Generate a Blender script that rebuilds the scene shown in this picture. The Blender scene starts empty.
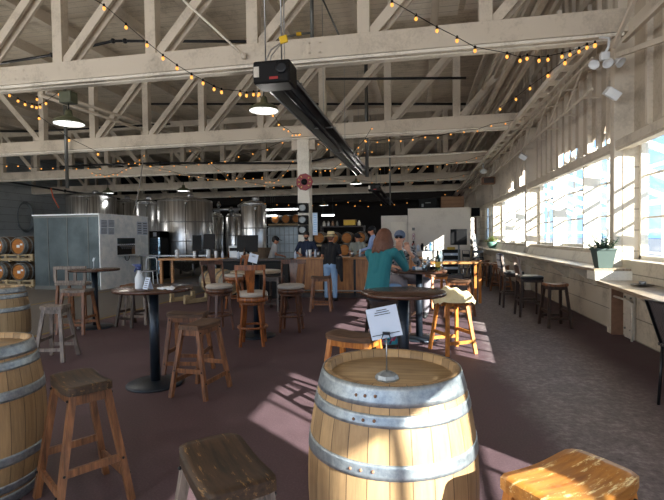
import bpy, bmesh, math, random
from mathutils import Vector, Matrix, Euler
random.seed(7)
PI = math.pi
SC = bpy.context.scene
COL = SC.collection
R = math.radians

# ------------------------------------------------------------------ camera
CAM_Z, F = 1.57, 460.0
YAW, PITCH, ROLL = 0.18929, 0.028088, R(0.7)
fwd0 = Vector((-math.sin(YAW), math.cos(YAW), 0)); right0 = Vector((math.cos(YAW), math.sin(YAW), 0)); up0 = Vector((0, 0, 1))
FWD = fwd0*math.cos(PITCH) - up0*math.sin(PITCH)
up1 = up0*math.cos(PITCH) + fwd0*math.sin(PITCH)
RGT = right0*math.cos(ROLL) - up1*math.sin(ROLL)
UPV = up1*math.cos(ROLL) + right0*math.sin(ROLL)
cam = bpy.data.cameras.new('camera'); camo = bpy.data.objects.new('camera', cam); COL.objects.link(camo)
m3 = Matrix((RGT, UPV, -FWD)).transposed()
camo.matrix_world = Matrix.Translation((0, 0, CAM_Z)) @ m3.to_4x4()
cam.sensor_width = 36; cam.lens = 36*F/664; cam.clip_end = 500
SC.camera = camo

def ray(px, py): return RGT*((px-332)/F) + UPV*((250-py)/F) + FWD
def onz(px, py, z=0.0):
    d = ray(px, py); t = (z-CAM_Z)/d.z; return Vector((0, 0, CAM_Z)) + d*t
def ony(px, py, Y):
    d = ray(px, py); return Vector((0, 0, CAM_Z)) + d*(Y/d.y)
def onx(px, py, X):
    d = ray(px, py); return Vector((0, 0, CAM_Z)) + d*(X/d.x)

# ------------------------------------------------------------------ materials
MATS = {}
def lin(c):
    if isinstance(c, str):
        c = tuple(int(c[i:i+2], 16)/255 for i in (0, 2, 4))
    return tuple(((x/12.92) if x <= .04045 else ((x+.055)/1.055)**2.4) for x in c) + (1,)
def base(name):
    m = bpy.data.materials.new(name); m.use_nodes = True
    nt = m.node_tree; b = nt.nodes['Principled BSDF']
    MATS[name] = m
    return m, nt, b
def N(nt, t, **k):
    n = nt.nodes.new(t)
    for a, v in k.items(): setattr(n, a, v)
    return n
def coords(nt, scale=(1, 1, 1), kind='Object'):
    tc = N(nt, 'ShaderNodeTexCoord'); mp = N(nt, 'ShaderNodeMapping'); mp.inputs['Scale'].default_value = scale
    nt.links.new(tc.outputs[kind], mp.inputs['Vector']); return mp.outputs['Vector']
def noise(nt, vec, scale, detail=4, rough=.55):
    n = N(nt, 'ShaderNodeTexNoise'); n.inputs['Scale'].default_value = scale; n.inputs['Detail'].default_value = detail
    n.inputs['Roughness'].default_value = rough; nt.links.new(vec, n.inputs['Vector']); return n.outputs['Fac']
def ramp(nt, fac, stops):
    r = N(nt, 'ShaderNodeValToRGB'); e = r.color_ramp.elements
    e[0].position, e[0].color = stops[0][0], lin(stops[0][1]); e[1].position, e[1].color = stops[-1][0], lin(stops[-1][1])
    for p, c in stops[1:-1]:
        x = e.new(p); x.color = lin(c)
    nt.links.new(fac, r.inputs['Fac']); return r.outputs['Color']
def mix(nt, fac, a, b, mode='MIX'):
    m = N(nt, 'ShaderNodeMix', data_type='RGBA', blend_type=mode)
    for s, v in ((m.inputs[0], fac), (m.inputs[6], a), (m.inputs[7], b)):
        if hasattr(v, 'links'): nt.links.new(v, s)
        else: s.default_value = v
    return m.outputs[2]
def math_(nt, op, a, b=None, c=None):
    m = N(nt, 'ShaderNodeMath', operation=op)
    for i, v in enumerate((a, b, c)):
        if v is None: continue
        if hasattr(v, 'links'): nt.links.new(v, m.inputs[i])
        else: m.inputs[i].default_value = v
    return m.outputs[0]
def bump(nt, b, h, strength=.3, dist=.01):
    n = N(nt, 'ShaderNodeBump'); n.inputs['Strength'].default_value = strength; n.inputs['Distance'].default_value = dist
    nt.links.new(h, n.inputs['Height']); nt.links.new(n.outputs['Normal'], b.inputs['Normal'])
def plain(name, c, rough=.5, metal=0, var=.12, spec=.5, nscale=6):
    m, nt, b = base(name)
    v = coords(nt); f = noise(nt, v, nscale)
    c = lin(c); d = tuple(x*(1-var) for x in c[:3])+(1,); l = tuple(min(1, x*(1+var)) for x in c[:3])+(1,)
    nt.links.new(mix(nt, f, d, l), b.inputs['Base Color'])
    b.inputs['Roughness'].default_value = rough; b.inputs['Metallic'].default_value = metal
    b.inputs['Specular IOR Level'].default_value = spec
    return m
def wood(name, dark, light, axis=2, rough=.45, scale=1.0, wear=None, wear_amt=.62):
    m, nt, b = base(name)
    s = [14*scale]*3; s[axis] = 1.3*scale
    v = coords(nt, s); oi = N(nt, 'ShaderNodeObjectInfo')
    f = noise(nt, v, 3.0, 6, .6)
    f2 = noise(nt, coords(nt), 2.2, 3)
    f3 = math_(nt, 'ADD', math_(nt, 'MULTIPLY', f, .75), math_(nt, 'MULTIPLY', f2, .3))
    col = ramp(nt, f3, [(.36, dark), (.68, light)])
    if wear:
        s2 = [26]*3; s2[axis] = 5
        w = noise(nt, coords(nt, s2), 1.6, 8, .75)
        wf = ramp(nt, w, [(wear_amt-.02, '000000'), (wear_amt+.05, 'ffffff')])
        col = mix(nt, wf, col, lin(wear))
    nt.links.new(col, b.inputs['Base Color']); b.inputs['Roughness'].default_value = rough
    bump(nt, b, f, .25, .004)
    return m
def emit(name, c, s):
    m, nt, b = base(name)
    b.inputs['Base Color'].default_value = lin(c); b.inputs['Emission Color'].default_value = lin(c); b.inputs['Emission Strength'].default_value = s
    return m

# painted timber (cream grey)
def paint(name, c, dirt, rough=.6, dirtamt=.5, axis=None, linefreq=None):
    m, nt, b = base(name)
    v = coords(nt); f = noise(nt, v, 1.7, 6, .65); f2 = noise(nt, v, 22, 4, .6)
    ff = math_(nt, 'ADD', math_(nt, 'MULTIPLY', f, .7), math_(nt, 'MULTIPLY', f2, .3))
    col = ramp(nt, ff, [(.3, dirt), (.3+dirtamt*.4, c), (1, c)])
    if axis is not None:
        sp = N(nt, 'ShaderNodeSeparateXYZ'); nt.links.new(v, sp.inputs[0])
        fr = math_(nt, 'FRACT', math_(nt, 'MULTIPLY', sp.outputs[axis], linefreq))
        g = math_(nt, 'LESS_THAN', fr, .05)
        col = mix(nt, math_(nt, 'MULTIPLY', g, .6), col, lin('3a342c'))
        hid = N(nt, 'ShaderNodeTexWhiteNoise', noise_dimensions='1D')
        nt.links.new(math_(nt, 'FLOOR', math_(nt, 'MULTIPLY', sp.outputs[axis], linefreq)), hid.inputs['W'])
        col = mix(nt, math_(nt, 'MULTIPLY', hid.outputs['Value'], .16), col, lin('6a6052'))
        bump(nt, b, math_(nt, 'SUBTRACT', 1.0, g), .5, .01)
    nt.links.new(col, b.inputs['Base Color']); b.inputs['Roughness'].default_value = rough
    return m
paint('cream', 'cdc2b1', 'a59a8a')
paint('white_paint', 'e6e0d2', 'b9b2a2')
paint('plank_wall', 'd0c3ae', '9b8e7a', axis=2, linefreq=3.1)
paint('stud_wall', 'b8ab98', '978b7a')
paint('roof_deck', 'd6cbb8', 'a0957f', axis=1, linefreq=4.2)
paint('bright_boards', 'f2ecdf', 'd8cfbf', axis=1, linefreq=3.4)  # paler deck boards with light painted in; shared by a door panel
paint('grey_wall', 'b3bbbf', '949b9f', axis=2, linefreq=2.2)
paint('partition_white', 'dcd6cc', 'c6bfb4')
plain('dark_wall', '231f1d', .8)
plain('black_metal', '14161a', .38, .3)
plain('steel_column', '2b333d', .35, .6)
plain('black_plastic', '0b0b0d', .6, spec=.25)
plain('black_leather', '121316', .45)
plain('green_enamel', '4d513c', .4)
plain('white_enamel', 'dfe3e6', .35)
plain('galv_pipe', '6e706e', .4, .7)
plain('grey_pipe', '8d8a84', .6)
plain('line_paint', '7d6a34', .8)
plain('yellow_tag', 'd9b21c', .6)
plain('red_plastic', 'a3201c', .5)
plain('red_sign', '8a1f18', .4)
plain('gold_letter', 'c99a3a', .5)
plain('paper', 'c3cfe0', .7, 0, .04)
plain('paper_white', 'e3e8ec', .7, 0, .04)
plain('ink', '252a33', .7)
plain('seat_fabric', 'a39b92', .9, nscale=60)
plain('jacket', 'd8c79c', .9, nscale=30)
plain('jacket_blue', '3f6f9c', .9)
plain('skin', 'b98266', .55, 0, .06)
plain('skin_pale', 'c4947c', .55, 0, .06)
plain('hair_brown', '5d3826', .6, 0, .35, nscale=40)
plain('hair_dark', '1a1411', .6, 0, .3, nscale=40)
plain('navy_cloth', '1c2740', .85)
plain('black_cloth', '15161a', .9)
plain('cap_blue', '56647c', .85)
plain('grey_cloth', 'aeb2b8', .9)
plain('sage_cloth', '8f948c', .9)
plain('blue_cloth', '8ea4cf', .85)
plain('denim', '7d9cc0', .9, 0, .2)
plain('trouser_grey', '77737a', .9)
plain('straw', 'cdbb90', .8)
plain('shoe', '1a1a1c', .6)
plain('plastic_white', 'cfd6dc', .4)
plain('plastic_blue', '22346b', .4)
plain('pot_green', '5f8577', .6)
plain('pot_grey', '43524d', .75)
plain('soil', '2c221a', .9)
plain('leaf_dark', '2c4630', .85, 0, .4)
plain('leaf_yellow', 'a9b13c', .6, 0, .4)
plain('label_white', 'cfcabf', .7)
plain('brass', 'b08a3c', .35, .9)
plain('cardboard', '8a6b52', .8)
plain('crate_brown', '7d5c47', .8, 0, .4, nscale=14)
plain('yellow_box', 'c9a742', .7)
plain('red_chair', '5b2a22', .6)
plain('hose_grey', '7a8285', .7)
plain('hose_orange', 'a34a2c', .6)
plain('concrete_out', 'a5a39e', .9)
plain('asphalt', '66686a', .9)
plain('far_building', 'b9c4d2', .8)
plain('far_roof', '9a6f5a', .8)
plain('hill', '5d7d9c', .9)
plain('sea', '5b86b8', .3)
plain('glass_bottle', '1b2a1c', .15)
plain('amber_bottle', '3f2210', .15)
plain('steel_dull', '9a9c9e', .35, .9)
emit('bulb_glow', 'f0a04a', .42)
emit('tube_glow', 'f2f4f0', 3.0)
emit('screen_dark', '101214', .0)
emit('fridge_light', 'cfe0ea', .6)
emit('blue_glow', '5d87a8', .35)  # self-glowing blue on banner print, appliance cap and canister, none of them lamps

wood('stool_brown', '432a1c', '96633f', 2, .4)
wood('stool_seat_dark', '1d140c', '4a3420', 0, .6, 1, '94703f', .6)
wood('stool_seat_brown', '3a2618', '6d4d35', 0, .6)
wood('stool_orange', '8a4a1c', 'd08a3e', 2, .4)
wood('stool_seat_orange', '8a531f', 'c4873c', 0, .38, 1, 'efd69c', .57)
wood('stool_grey', '4d443e', '93857a', 2, .5)
wood('stool_dark', '150f0c', '3d2a20', 2, .4)
wood('chair_wood', '4a2614', 'a3602f', 2, .32)
wood('chair_wood_dark', '2a170f', '6a4029', 2, .35)
wood('table_top', '241611', '5a3a29', 0, .22)
wood('ledge_wood', '6b5a48', 'a8977f', 1, .3)
wood('counter_wood', '7a4e2a', 'bd8850', 0, .4)
wood('bar_panel', '6f4524', 'b07a45', 2, .45, .6)
wood('barrel_head_wood', '806a4e', 'b39a74', 0, .6)
wood('rack_head', '9a5a26', 'c98743', 0, .6)
wood('rack_wood', '8c7a5e', 'b9a784', 1, .7)
wood('crate_wood', '5d452f', '93714c', 0, .7)

# galvanised hoop
m, nt, b = base('galvanised')
f = noise(nt, coords(nt), 28, 5, .7); f2 = noise(nt, coords(nt), 5, 3)
nt.links.new(ramp(nt, f, [(.3, '7e8890'), (.7, 'b4bdc2')]), b.inputs['Base Color'])
b.inputs['Metallic'].default_value = .75; b.inputs['Roughness'].default_value = .45; bump(nt, b, f2, .2, .01)
# barrel staves
def stave_mat(name, cols, spots='3a2a1e'):
    m, nt, b = base(name)
    v = coords(nt); sp = N(nt, 'ShaderNodeSeparateXYZ'); nt.links.new(v, sp.inputs[0])
    a = math_(nt, 'ARCTAN2', sp.outputs[1], sp.outputs[0])
    k = math_(nt, 'MULTIPLY', a, 27/(2*PI))
    wn = N(nt, 'ShaderNodeTexWhiteNoise', noise_dimensions='1D'); nt.links.new(math_(nt, 'FLOOR', k), wn.inputs['W'])
    g = noise(nt, coords(nt, (16, 16, 1.2)), 3, 7, .65)
    fac = math_(nt, 'ADD', math_(nt, 'MULTIPLY', wn.outputs['Value'], .42), math_(nt, 'MULTIPLY', g, .7))
    col = ramp(nt, fac, [(.2, cols[0]), (.55, cols[1]), (.9, cols[2])])
    st = noise(nt, coords(nt, (3, 3, 1.4)), 1.6, 5, .7)
    col = mix(nt, ramp(nt, st, [(.6, '000000'), (.78, 'aaaaaa')]), col, lin(spots))
    fr = math_(nt, 'FRACT', k)
    gap = math_(nt, 'LESS_THAN', math_(nt, 'ABSOLUTE', math_(nt, 'SUBTRACT', fr, .5)), .475)
    col = mix(nt, math_(nt, 'MULTIPLY', math_(nt, 'SUBTRACT', 1.0, gap), .75), col, lin('2b1d12'))
    nt.links.new(col, b.inputs['Base Color']); b.inputs['Roughness'].default_value = .6
    bump(nt, b, math_(nt, 'ADD', gap, math_(nt, 'MULTIPLY', g, .4)), .35, .005)
stave_mat('barrel_staves', ['776043', 'a3855f', 'c09f70'])
stave_mat('barrel_staves_grey', ['6f5a42', '9c8462', 'b9a27c'])
stave_mat('barrel_staves_dark', ['3c3027', '5c4b3b', '766350'])
# brushed stainless with faint upright streaks
m, nt, b = base('stainless')
s = noise(nt, coords(nt, (7, 7, .15)), 2.0, 4, .6)
nt.links.new(ramp(nt, s, [(.35, '98999a'), (.65, 'e2e4e6')]), b.inputs['Base Color'])
b.inputs['Metallic'].default_value = 1; b.inputs['Roughness'].default_value = .3
bump(nt, b, s, .12, .02)
m, nt, b = base('cooler_steel')
s = noise(nt, coords(nt, (1, 1, 1)), 1.2, 5, .6)
nt.links.new(ramp(nt, s, [(.35, '3f484c'), (.65, '596367')]), b.inputs['Base Color'])
b.inputs['Metallic'].default_value = .7; b.inputs['Roughness'].default_value = .38
m, nt, b = base('cooler_white')
s = noise(nt, coords(nt, (1, 1, 1)), 3.2, 6, .7)
nt.links.new(ramp(nt, s, [(.3, 'd2dde4'), (.6, 'fafdff')]), b.inputs['Base Color']); b.inputs['Roughness'].default_value = .4
# floor: sealed maroon concrete, grey trafficked aisle by the windows
m, nt, b = base('floor_concrete')
v = coords(nt); sp = N(nt, 'ShaderNodeSeparateXYZ'); nt.links.new(v, sp.inputs[0])
n1 = noise(nt, v, .5, 8, .7); n2 = noise(nt, v, 3.5, 8, .75); n3 = noise(nt, v, 70, 3, .6)
mar = ramp(nt, n2, [(.3, '47373c'), (.7, '58464c')])
n4 = noise(nt, v, 16, 8, .8); n5 = math_(nt, 'ADD', math_(nt, 'MULTIPLY', n4, .65), math_(nt, 'MULTIPLY', n2, .35))
gry = ramp(nt, n5, [(.34, '453b3e'), (.5, '736a6b'), (.66, 'a29a99')])
wob = math_(nt, 'ADD', sp.outputs[0], math_(nt, 'MULTIPLY', math_(nt, 'SUBTRACT', n1, .5), 1.1))
fg = N(nt, 'ShaderNodeMapRange'); fg.interpolation_type = 'SMOOTHSTEP'
fg.inputs['From Min'].default_value = .75; fg.inputs['From Max'].default_value = 1.15; nt.links.new(wob, fg.inputs['Value'])
fh = N(nt, 'ShaderNodeMapRange'); fh.interpolation_type = 'SMOOTHSTEP'
fh.inputs['From Min'].default_value = 2.6; fh.inputs['From Max'].default_value = 1.9; nt.links.new(wob, fh.inputs['Value'])
col = mix(nt, math_(nt, 'MULTIPLY', fg.outputs[0], fh.outputs[0]), mar, gry)
# bare grey concrete of the brewery side (beyond the yellow line)
fb = N(nt, 'ShaderNodeMapRange'); fb.inputs['From Min'].default_value = -6.25; fb.inputs['From Max'].default_value = -6.35; nt.links.new(sp.outputs[0], fb.inputs['Value'])
col = mix(nt, fb.outputs[0], col, ramp(nt, n2, [(.3, '4a4643'), (.7, '6b6661')]))
col = mix(nt, ramp(nt, n3, [(.45, '000000'), (.9, '555555')]), col, lin('c9b6b2'))
nt.links.new(col, b.inputs['Base Color'])
nt.links.new(ramp(nt, n2, [(.3, 'bcbcbc'), (.7, 'd6d6d6')]), b.inputs['Roughness'])
b.inputs['Specular IOR Level'].default_value = .22
bump(nt, b, n3, .08, .003)
# clear glass that lets sun through
m, nt, b = base('window_glass')
nt.nodes.remove(b)
tr = N(nt, 'ShaderNodeBsdfTransparent'); gl = N(nt, 'ShaderNodeBsdfGlossy'); gl.inputs['Roughness'].default_value = .02
tr.inputs['Color'].default_value = (.93, .95, .95, 1)
fz = N(nt, 'ShaderNodeFresnel'); fz.inputs['IOR'].default_value = 1.45; ms = N(nt, 'ShaderNodeMixShader')
nt.nodes.remove(fz); ms.inputs[0].default_value = .05; nt.links.new(tr.outputs[0], ms.inputs[1]); nt.links.new(gl.outputs[0], ms.inputs[2])
nt.links.new(ms.outputs[0], nt.nodes['Material Output'].inputs['Surface'])
# tinted clear glass for tumblers
m, nt, b = base('tumbler')
nt.nodes.remove(b)
tr = N(nt, 'ShaderNodeBsdfTransparent'); gl = N(nt, 'ShaderNodeBsdfGlossy'); gl.inputs['Roughness'].default_value = .08
tr.inputs['Color'].default_value = (.7, .8, .88, 1); ms = N(nt, 'ShaderNodeMixShader'); ms.inputs[0].default_value = .35
nt.links.new(tr.outputs[0], ms.inputs[1]); nt.links.new(gl.outputs[0], ms.inputs[2])
nt.links.new(ms.outputs[0], nt.nodes['Material Output'].inputs['Surface'])
# teal knit and patterned blouse, plaid throw, colourful bag
m, nt, b = base('teal_knit')
w = N(nt, 'ShaderNodeTexWave'); w.inputs['Scale'].default_value = 40; nt.links.new(coords(nt), w.inputs['Vector'])
nt.links.new(mix(nt, w.outputs['Fac'], lin('1d5a62'), lin('2f7f86')), b.inputs['Base Color']); b.inputs['Roughness'].default_value = .95
bump(nt, b, w.outputs['Fac'], .3, .004)
def spotted(name, cols, scale):
    m, nt, b = base(name)
    vo = N(nt, 'ShaderNodeTexVoronoi'); vo.inputs['Scale'].default_value = scale; nt.links.new(coords(nt), vo.inputs['Vector'])
    sp = N(nt, 'ShaderNodeSeparateColor'); nt.links.new(vo.outputs['Color'], sp.inputs[0])
    r = ramp(nt, sp.outputs[0], [(i/(len(cols)-1), c) for i, c in enumerate(cols)])
    nt.links.new(r, b.inputs['Base Color']); b.inputs['Roughness'].default_value = .85
spotted('blouse', ['15171c', '1d1f26', 'a3a0a0', '20222a', 'd8d2cc'], 34)
spotted('bag_print', ['1d4f7a', '2a9aa8', 'a02a4a', '1d2a55', 'c8527a'], 22)
m, nt, b = base('plaid')
v = coords(nt); sp = N(nt, 'ShaderNodeSeparateXYZ'); nt.links.new(v, sp.inputs[0])
a1 = math_(nt, 'LESS_THAN', math_(nt, 'FRACT', math_(nt, 'MULTIPLY', sp.outputs[0], 7)), .3)
a2 = math_(nt, 'LESS_THAN', math_(nt, 'FRACT', math_(nt, 'MULTIPLY', sp.outputs[2], 7)), .3)
nt.links.new(mix(nt, math_(nt, 'MULTIPLY', math_(nt, 'ADD', a1, a2), .5), lin('d5d6d6'), lin('1c2c50')), b.inputs['Base Color'])
b.inputs['Roughness'].default_value = .9
# woven seat back
m, nt, b = base('woven')
br = N(nt, 'ShaderNodeTexChecker'); br.inputs['Scale'].default_value = 70; nt.links.new(coords(nt), br.inputs['Vector'])
nt.links.new(mix(nt, br.outputs['Fac'], lin('1b1a1c'), lin('5a5657')), b.inputs['Base Color']); b.inputs['Roughness'].default_value = .6
# caged liquid tote
m, nt, b = base('tote_plastic')
nt.links.new(ramp(nt, noise(nt, coords(nt), 2, 3), [(.3, '9fb0bc'), (.7, 'cddbe4')]), b.inputs['Base Color']); b.inputs['Roughness'].default_value = .5

M = MATS
# ------------------------------------------------------------------ mesh builder
class MB:
    def __init__(s): s.v = []; s.f = []; s.mi = []; s.sm = []
    def add(s, vs, fs, mi=0, smooth=False):
        o = len(s.v); s.v += [tuple(p) for p in vs]
        for q in fs: s.f.append(tuple(o+i for i in q)); s.mi.append(mi); s.sm.append(smooth)
        return s
    def box(s, c, d, rot=None, mi=0, bev=0):
        x, y, z = d[0]/2, d[1]/2, d[2]/2; c = Vector(c)
        M_ = rot if isinstance(rot, Matrix) else (Euler(rot).to_matrix() if rot else Matrix.Identity(3))
        b = min(bev, x*.9, y*.9, z*.9)
        if b <= 0:
            p = [Vector((i*x, j*y, k*z)) for k in (-1, 1) for j in (-1, 1) for i in (-1, 1)]
            s.add([c+M_@q for q in p], [(0, 2, 3, 1), (4, 5, 7, 6), (0, 1, 5, 4), (2, 6, 7, 3), (0, 4, 6, 2), (1, 3, 7, 5)], mi)
        else:
            bm = bmesh.new(); bmesh.ops.create_cube(bm, size=1)
            for q in bm.verts: q.co = Vector((q.co.x*2*x, q.co.y*2*y, q.co.z*2*z))
            bmesh.ops.bevel(bm, geom=bm.edges[:], offset=b, segments=2, profile=.5, affect='EDGES')
            bm.verts.index_update()
            s.add([c+M_@q.co for q in bm.verts], [[w.index for w in q.verts] for q in bm.faces], mi); bm.free()
        return s
    def beam(s, p0, p1, w, h, up=(0, 0, 1), mi=0, w1=None, h1=None):
        p0, p1 = Vector(p0), Vector(p1); t = (p1-p0).normalized(); up = Vector(up)
        if abs(t.dot(up)) > .99: up = Vector((0, 1, 0))
        a = t.cross(up).normalized(); u = a.cross(t).normalized()
        w1 = w if w1 is None else w1; h1 = h if h1 is None else h1
        vs = [p0+a*(i*w/2)+u*(j*h/2) for i, j in ((-1, -1), (1, -1), (1, 1), (-1, 1))] + [p1+a*(i*w1/2)+u*(j*h1/2) for i, j in ((-1, -1), (1, -1), (1, 1), (-1, 1))]
        return s.add(vs, [(0, 3, 2, 1), (4, 5, 6, 7), (0, 1, 5, 4), (1, 2, 6, 5), (2, 3, 7, 6), (3, 0, 4, 7)], mi)
    def tube(s, pts, r, n=10, mi=0, caps=True, r1=None):
        pts = [Vector(p) for p in pts]; L = len(pts); vs = []; pa = None
        for i, p in enumerate(pts):
            t = (pts[min(i+1, L-1)]-pts[max(i-1, 0)]).normalized()
            if pa is None: pa = t.orthogonal().normalized()
            a = (pa - t*pa.dot(t)).normalized(); pa = a; b = t.cross(a)
            rr = r if r1 is None else r+(r1-r)*i/(L-1)
            vs += [p+a*rr*math.cos(2*PI*k/n)+b*rr*math.sin(2*PI*k/n) for k in range(n)]
        fs = [(i*n+k, i*n+(k+1) % n, (i+1)*n+(k+1) % n, (i+1)*n+k) for i in range(L-1) for k in range(n)]
        s.add(vs, fs, mi, True)
        if caps: s.add(vs[:n], [tuple(range(n))[::-1]], mi); s.add(vs[-n:], [tuple(range(n))], mi)
        return s
    def lathe(s, prof, n=32, c=(0, 0, 0), rot=None, mi=0, smooth=True, sq=(1, 1), cap=True):
        c = Vector(c); M_ = Euler(rot).to_matrix() if rot else Matrix.Identity(3); vs = []
        for r, z in prof:
            for k in range(n):
                a = 2*PI*k/n; vs.append(c+M_@Vector((r*sq[0]*math.cos(a), r*sq[1]*math.sin(a), z)))
        fs = [(i*n+k, i*n+(k+1) % n, (i+1)*n+(k+1) % n, (i+1)*n+k) for i in range(len(prof)-1) for k in range(n)]
        s.add(vs, fs, mi, smooth)
        if cap and prof[0][0] > 1e-4: s.add(vs[:n], [tuple(range(n))[::-1]], mi)
        if cap and prof[-1][0] > 1e-4: s.add(vs[-n:], [tuple(range(n))], mi)
        return s
    def ring(s, prof, n=32, c=(0, 0, 0), mi=0):   # closed profile band
        vs = [Vector(c)+Vector((r*math.cos(2*PI*k/n), r*math.sin(2*PI*k/n), z)) for r, z in prof for k in range(n)]; P = len(prof)
        return s.add(vs, [(i*n+k, i*n+(k+1) % n, ((i+1) % P)*n+(k+1) % n, ((i+1) % P)*n+k) for i in range(P) for k in range(n)], mi, True)
    def ball(s, c, r, n=12, mi=0, sq=(1, 1, 1), rot=None):
        c = Vector(c); m = max(4, n//2); vs = []; M_ = Euler(rot).to_matrix() if rot else Matrix.Identity(3)
        for i in range(m+1):
            t = PI*i/m
            for k in range(n):
                a = 2*PI*k/n; vs.append(c+M_@Vector((r*sq[0]*math.sin(t)*math.cos(a), r*sq[1]*math.sin(t)*math.sin(a), -r*sq[2]*math.cos(t))))
        return s.add(vs, [(i*n+k, i*n+(k+1) % n, (i+1)*n+(k+1) % n, (i+1)*n+k) for i in range(m) for k in range(n)], mi, True)
    def build(s, name, mats, parent=None, loc=(0, 0, 0), rotz=0):
        me = bpy.data.meshes.new(name); me.from_pydata([tuple(p) for p in s.v], [], s.f)
        if isinstance(mats, str): mats = [mats]
        for q in mats: me.materials.append(M[q])
        for p, i, sm in zip(me.polygons, s.mi, s.sm): p.material_index = i; p.use_smooth = sm
        bm = bmesh.new(); bm.from_mesh(me); bmesh.ops.remove_doubles(bm, verts=bm.verts, dist=1e-5)
        bmesh.ops.recalc_face_normals(bm, faces=bm.faces); bm.to_mesh(me); bm.free()
        o = bpy.data.objects.new(name, me); COL.objects.link(o); o.parent = parent; o.location = loc; o.rotation_euler[2] = rotz
        return o
def tag(o, label=None, cat=None, group=None, kind=None):
    if label: o['label'] = label
    if cat: o['category'] = cat
    if group: o['group'] = group
    if kind: o['kind'] = kind
    return o
def thing(name, label, cat, loc=(0, 0, 0), rz=0, group=None):
    o = bpy.data.objects.new(name, None); COL.objects.link(o); o.location = loc; o.rotation_euler[2] = rz; o.empty_display_size = .1
    return tag(o, label, cat, group)
def struct(name, mb, mats, parent=None):
    o = mb.build(name, mats, parent)
    if parent is None: o['kind'] = 'structure'
    return o
def sempty(name, loc=(0, 0, 0)):
    o = bpy.data.objects.new(name, None); COL.objects.link(o); o.location = loc; o['kind'] = 'structure'; return o
def dup(root, loc, rz, label=None, group=None):
    r = root.copy(); COL.objects.link(r); r.location = loc; r.rotation_euler[2] = rz
    if label: r['label'] = label
    if group: r['group'] = group
    for ch in list(root.children):
        c = ch.copy(); COL.objects.link(c); c.parent = r
        for g in ch.children:
            d = g.copy(); COL.objects.link(d); d.parent = c
    return r

# ================================================================== SETTING
W = 3.08                      # inner face of the window wall
YT = [8, 14, 20, 26, 32]      # truss lines
ZC = 4.6                      # underside of the trusses
mb = MB(); mb.box((-10.8, 12, -.05), (28.4, 54, .1)); struct('floor', mb, 'floor_concrete')
mb = MB()
mb.box((-6.22, 14, .002), (.08, 46, .004)); mb.box((-9.35, 14, .002), (.08, 46, .004))
o = struct('trim_1', mb, 'line_paint')      # painted floor lines
ceil = MB().box((-10.8, 14.7, 7.42), (28.6, 48.6, .1)).build('ceiling', 'roof_deck'); ceil['kind'] = 'structure'
for k in range(15):
    x = 2.35-1.95*k
    MB().beam((x, -9.5, 7.22), (x, 38.5, 7.22), .17, .3).build('purlin', 'cream', ceil)
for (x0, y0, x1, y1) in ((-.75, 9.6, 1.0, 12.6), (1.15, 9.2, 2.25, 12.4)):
    MB().box(((x0+x1)/2, (y0+y1)/2, 7.35), (x1-x0, y1-y0, .04)).build('lit_roof_patch', 'bright_boards', ceil)  # lit patches of the roof deck, painted as paler boards
mb = MB(); mb.box((-24.95, 12.5, 3.7), (.2, 53, 7.4)); mb.box((-24.8, 12.5, 5.2), (.12, 53, .14)); mb.box((-24.8, 12.5, 2.6), (.08, 53, .05)); struct('wall_left', mb, 'grey_wall')
mb = MB(); mb.box((-10.8, 38.9, 3.7), (28.4, .2, 7.4)); struct('wall_back', mb, 'dark_wall')  # brown-black wall, with the shade under the mezzanine painted in
# mezzanine edge and dark bulkhead at the far end of the brewery
mb = MB(); mb.box((-11.2, 33.9, 5.9), (27, .15, 2.9)); mb.box((-11.2, 34.1, 4.35), (27, .5, .3)); struct('trim_2', mb, 'dark_wall')
# front wall with the big open roll-up doorways the room is lit by
mb = MB(); mb.box((-10.8, -9.6, 7.0), (28.4, .2, .8))
for x in (-24.6, -15.5, -6.4, 2.9): mb.box((x, -9.6, 3.3), (.4, .22, 6.6))
struct('wall_front', mb, 'cream')

# window wall -------------------------------------------------------
SUN_SHARDS = [[(372, 120), (380, 85), (400, 60), (408, 70), (400, 95), (384, 150)], [(399, 52), (408, 2), (414, 4), (410, 56)],
       [(415, 135), (420, 85), (432, 55), (440, 65), (430, 100)], [(424, 50), (431, 22), (448, 24), (441, 52)], [(433, 16), (440, -12), (449, -8), (448, 20)],
       [(452, 116), (448, 66), (473, 58), (465, 90)], [(252, 182), (261, 132), (270, 126), (267, 172)], [(268, 192), (289, 120), (296, 122), (281, 194)],
       [(291, 186), (304, 148), (319, 138), (313, 160)], [(300, 140), (311, 112), (321, 110), (318, 134)],
       [(55, 292), (62, 262), (68, 262), (64, 290)], [(66, 285), (74, 235), (79, 240), (80, 285)], [(103, 250), (106, 215), (114, 212), (112, 250)], [(115, 262), (119, 195), (126, 190), (126, 235)], [(127, 235), (128, 188), (132, 186), (131, 240)]]
upper = MB().box((3.25, 12.5, 5.22), (.03, 53, 4.28)).build('wall_right', 'stud_wall'); upper['kind'] = 'structure'
cuts = []
for poly in SUN_SHARDS:  # holes showing sky, standing in for reflected sun patches on the wall
    pts = [onx(494+x/3.847, 120+y/3.847, 3.24) for x, y in poly]; n = len(pts); cp_ = sum(pts, Vector())/n; pts = [cp_+(q-cp_)*1.12 for q in pts]
    cut = MB(); vs = [p+Vector((-.2, 0, 0)) for p in pts]+[p+Vector((.3, 0, 0)) for p in pts]
    cut.add(vs, [tuple(range(n)), tuple(range(n, 2*n))[::-1]]+[(i, i+n, (i+1) % n+n, (i+1) % n) for i in range(n)])
    co = cut.build('cutter', 'stud_wall'); cuts.append(co)
    mod = upper.modifiers.new('b', 'BOOLEAN'); mod.object = co; mod.operation = 'DIFFERENCE'; mod.solver = 'EXACT'
bpy.context.view_layer.update()
me = bpy.data.meshes.new_from_object(upper.evaluated_get(bpy.context.evaluated_depsgraph_get()))
upper.modifiers.clear(); upper.data = me
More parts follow.
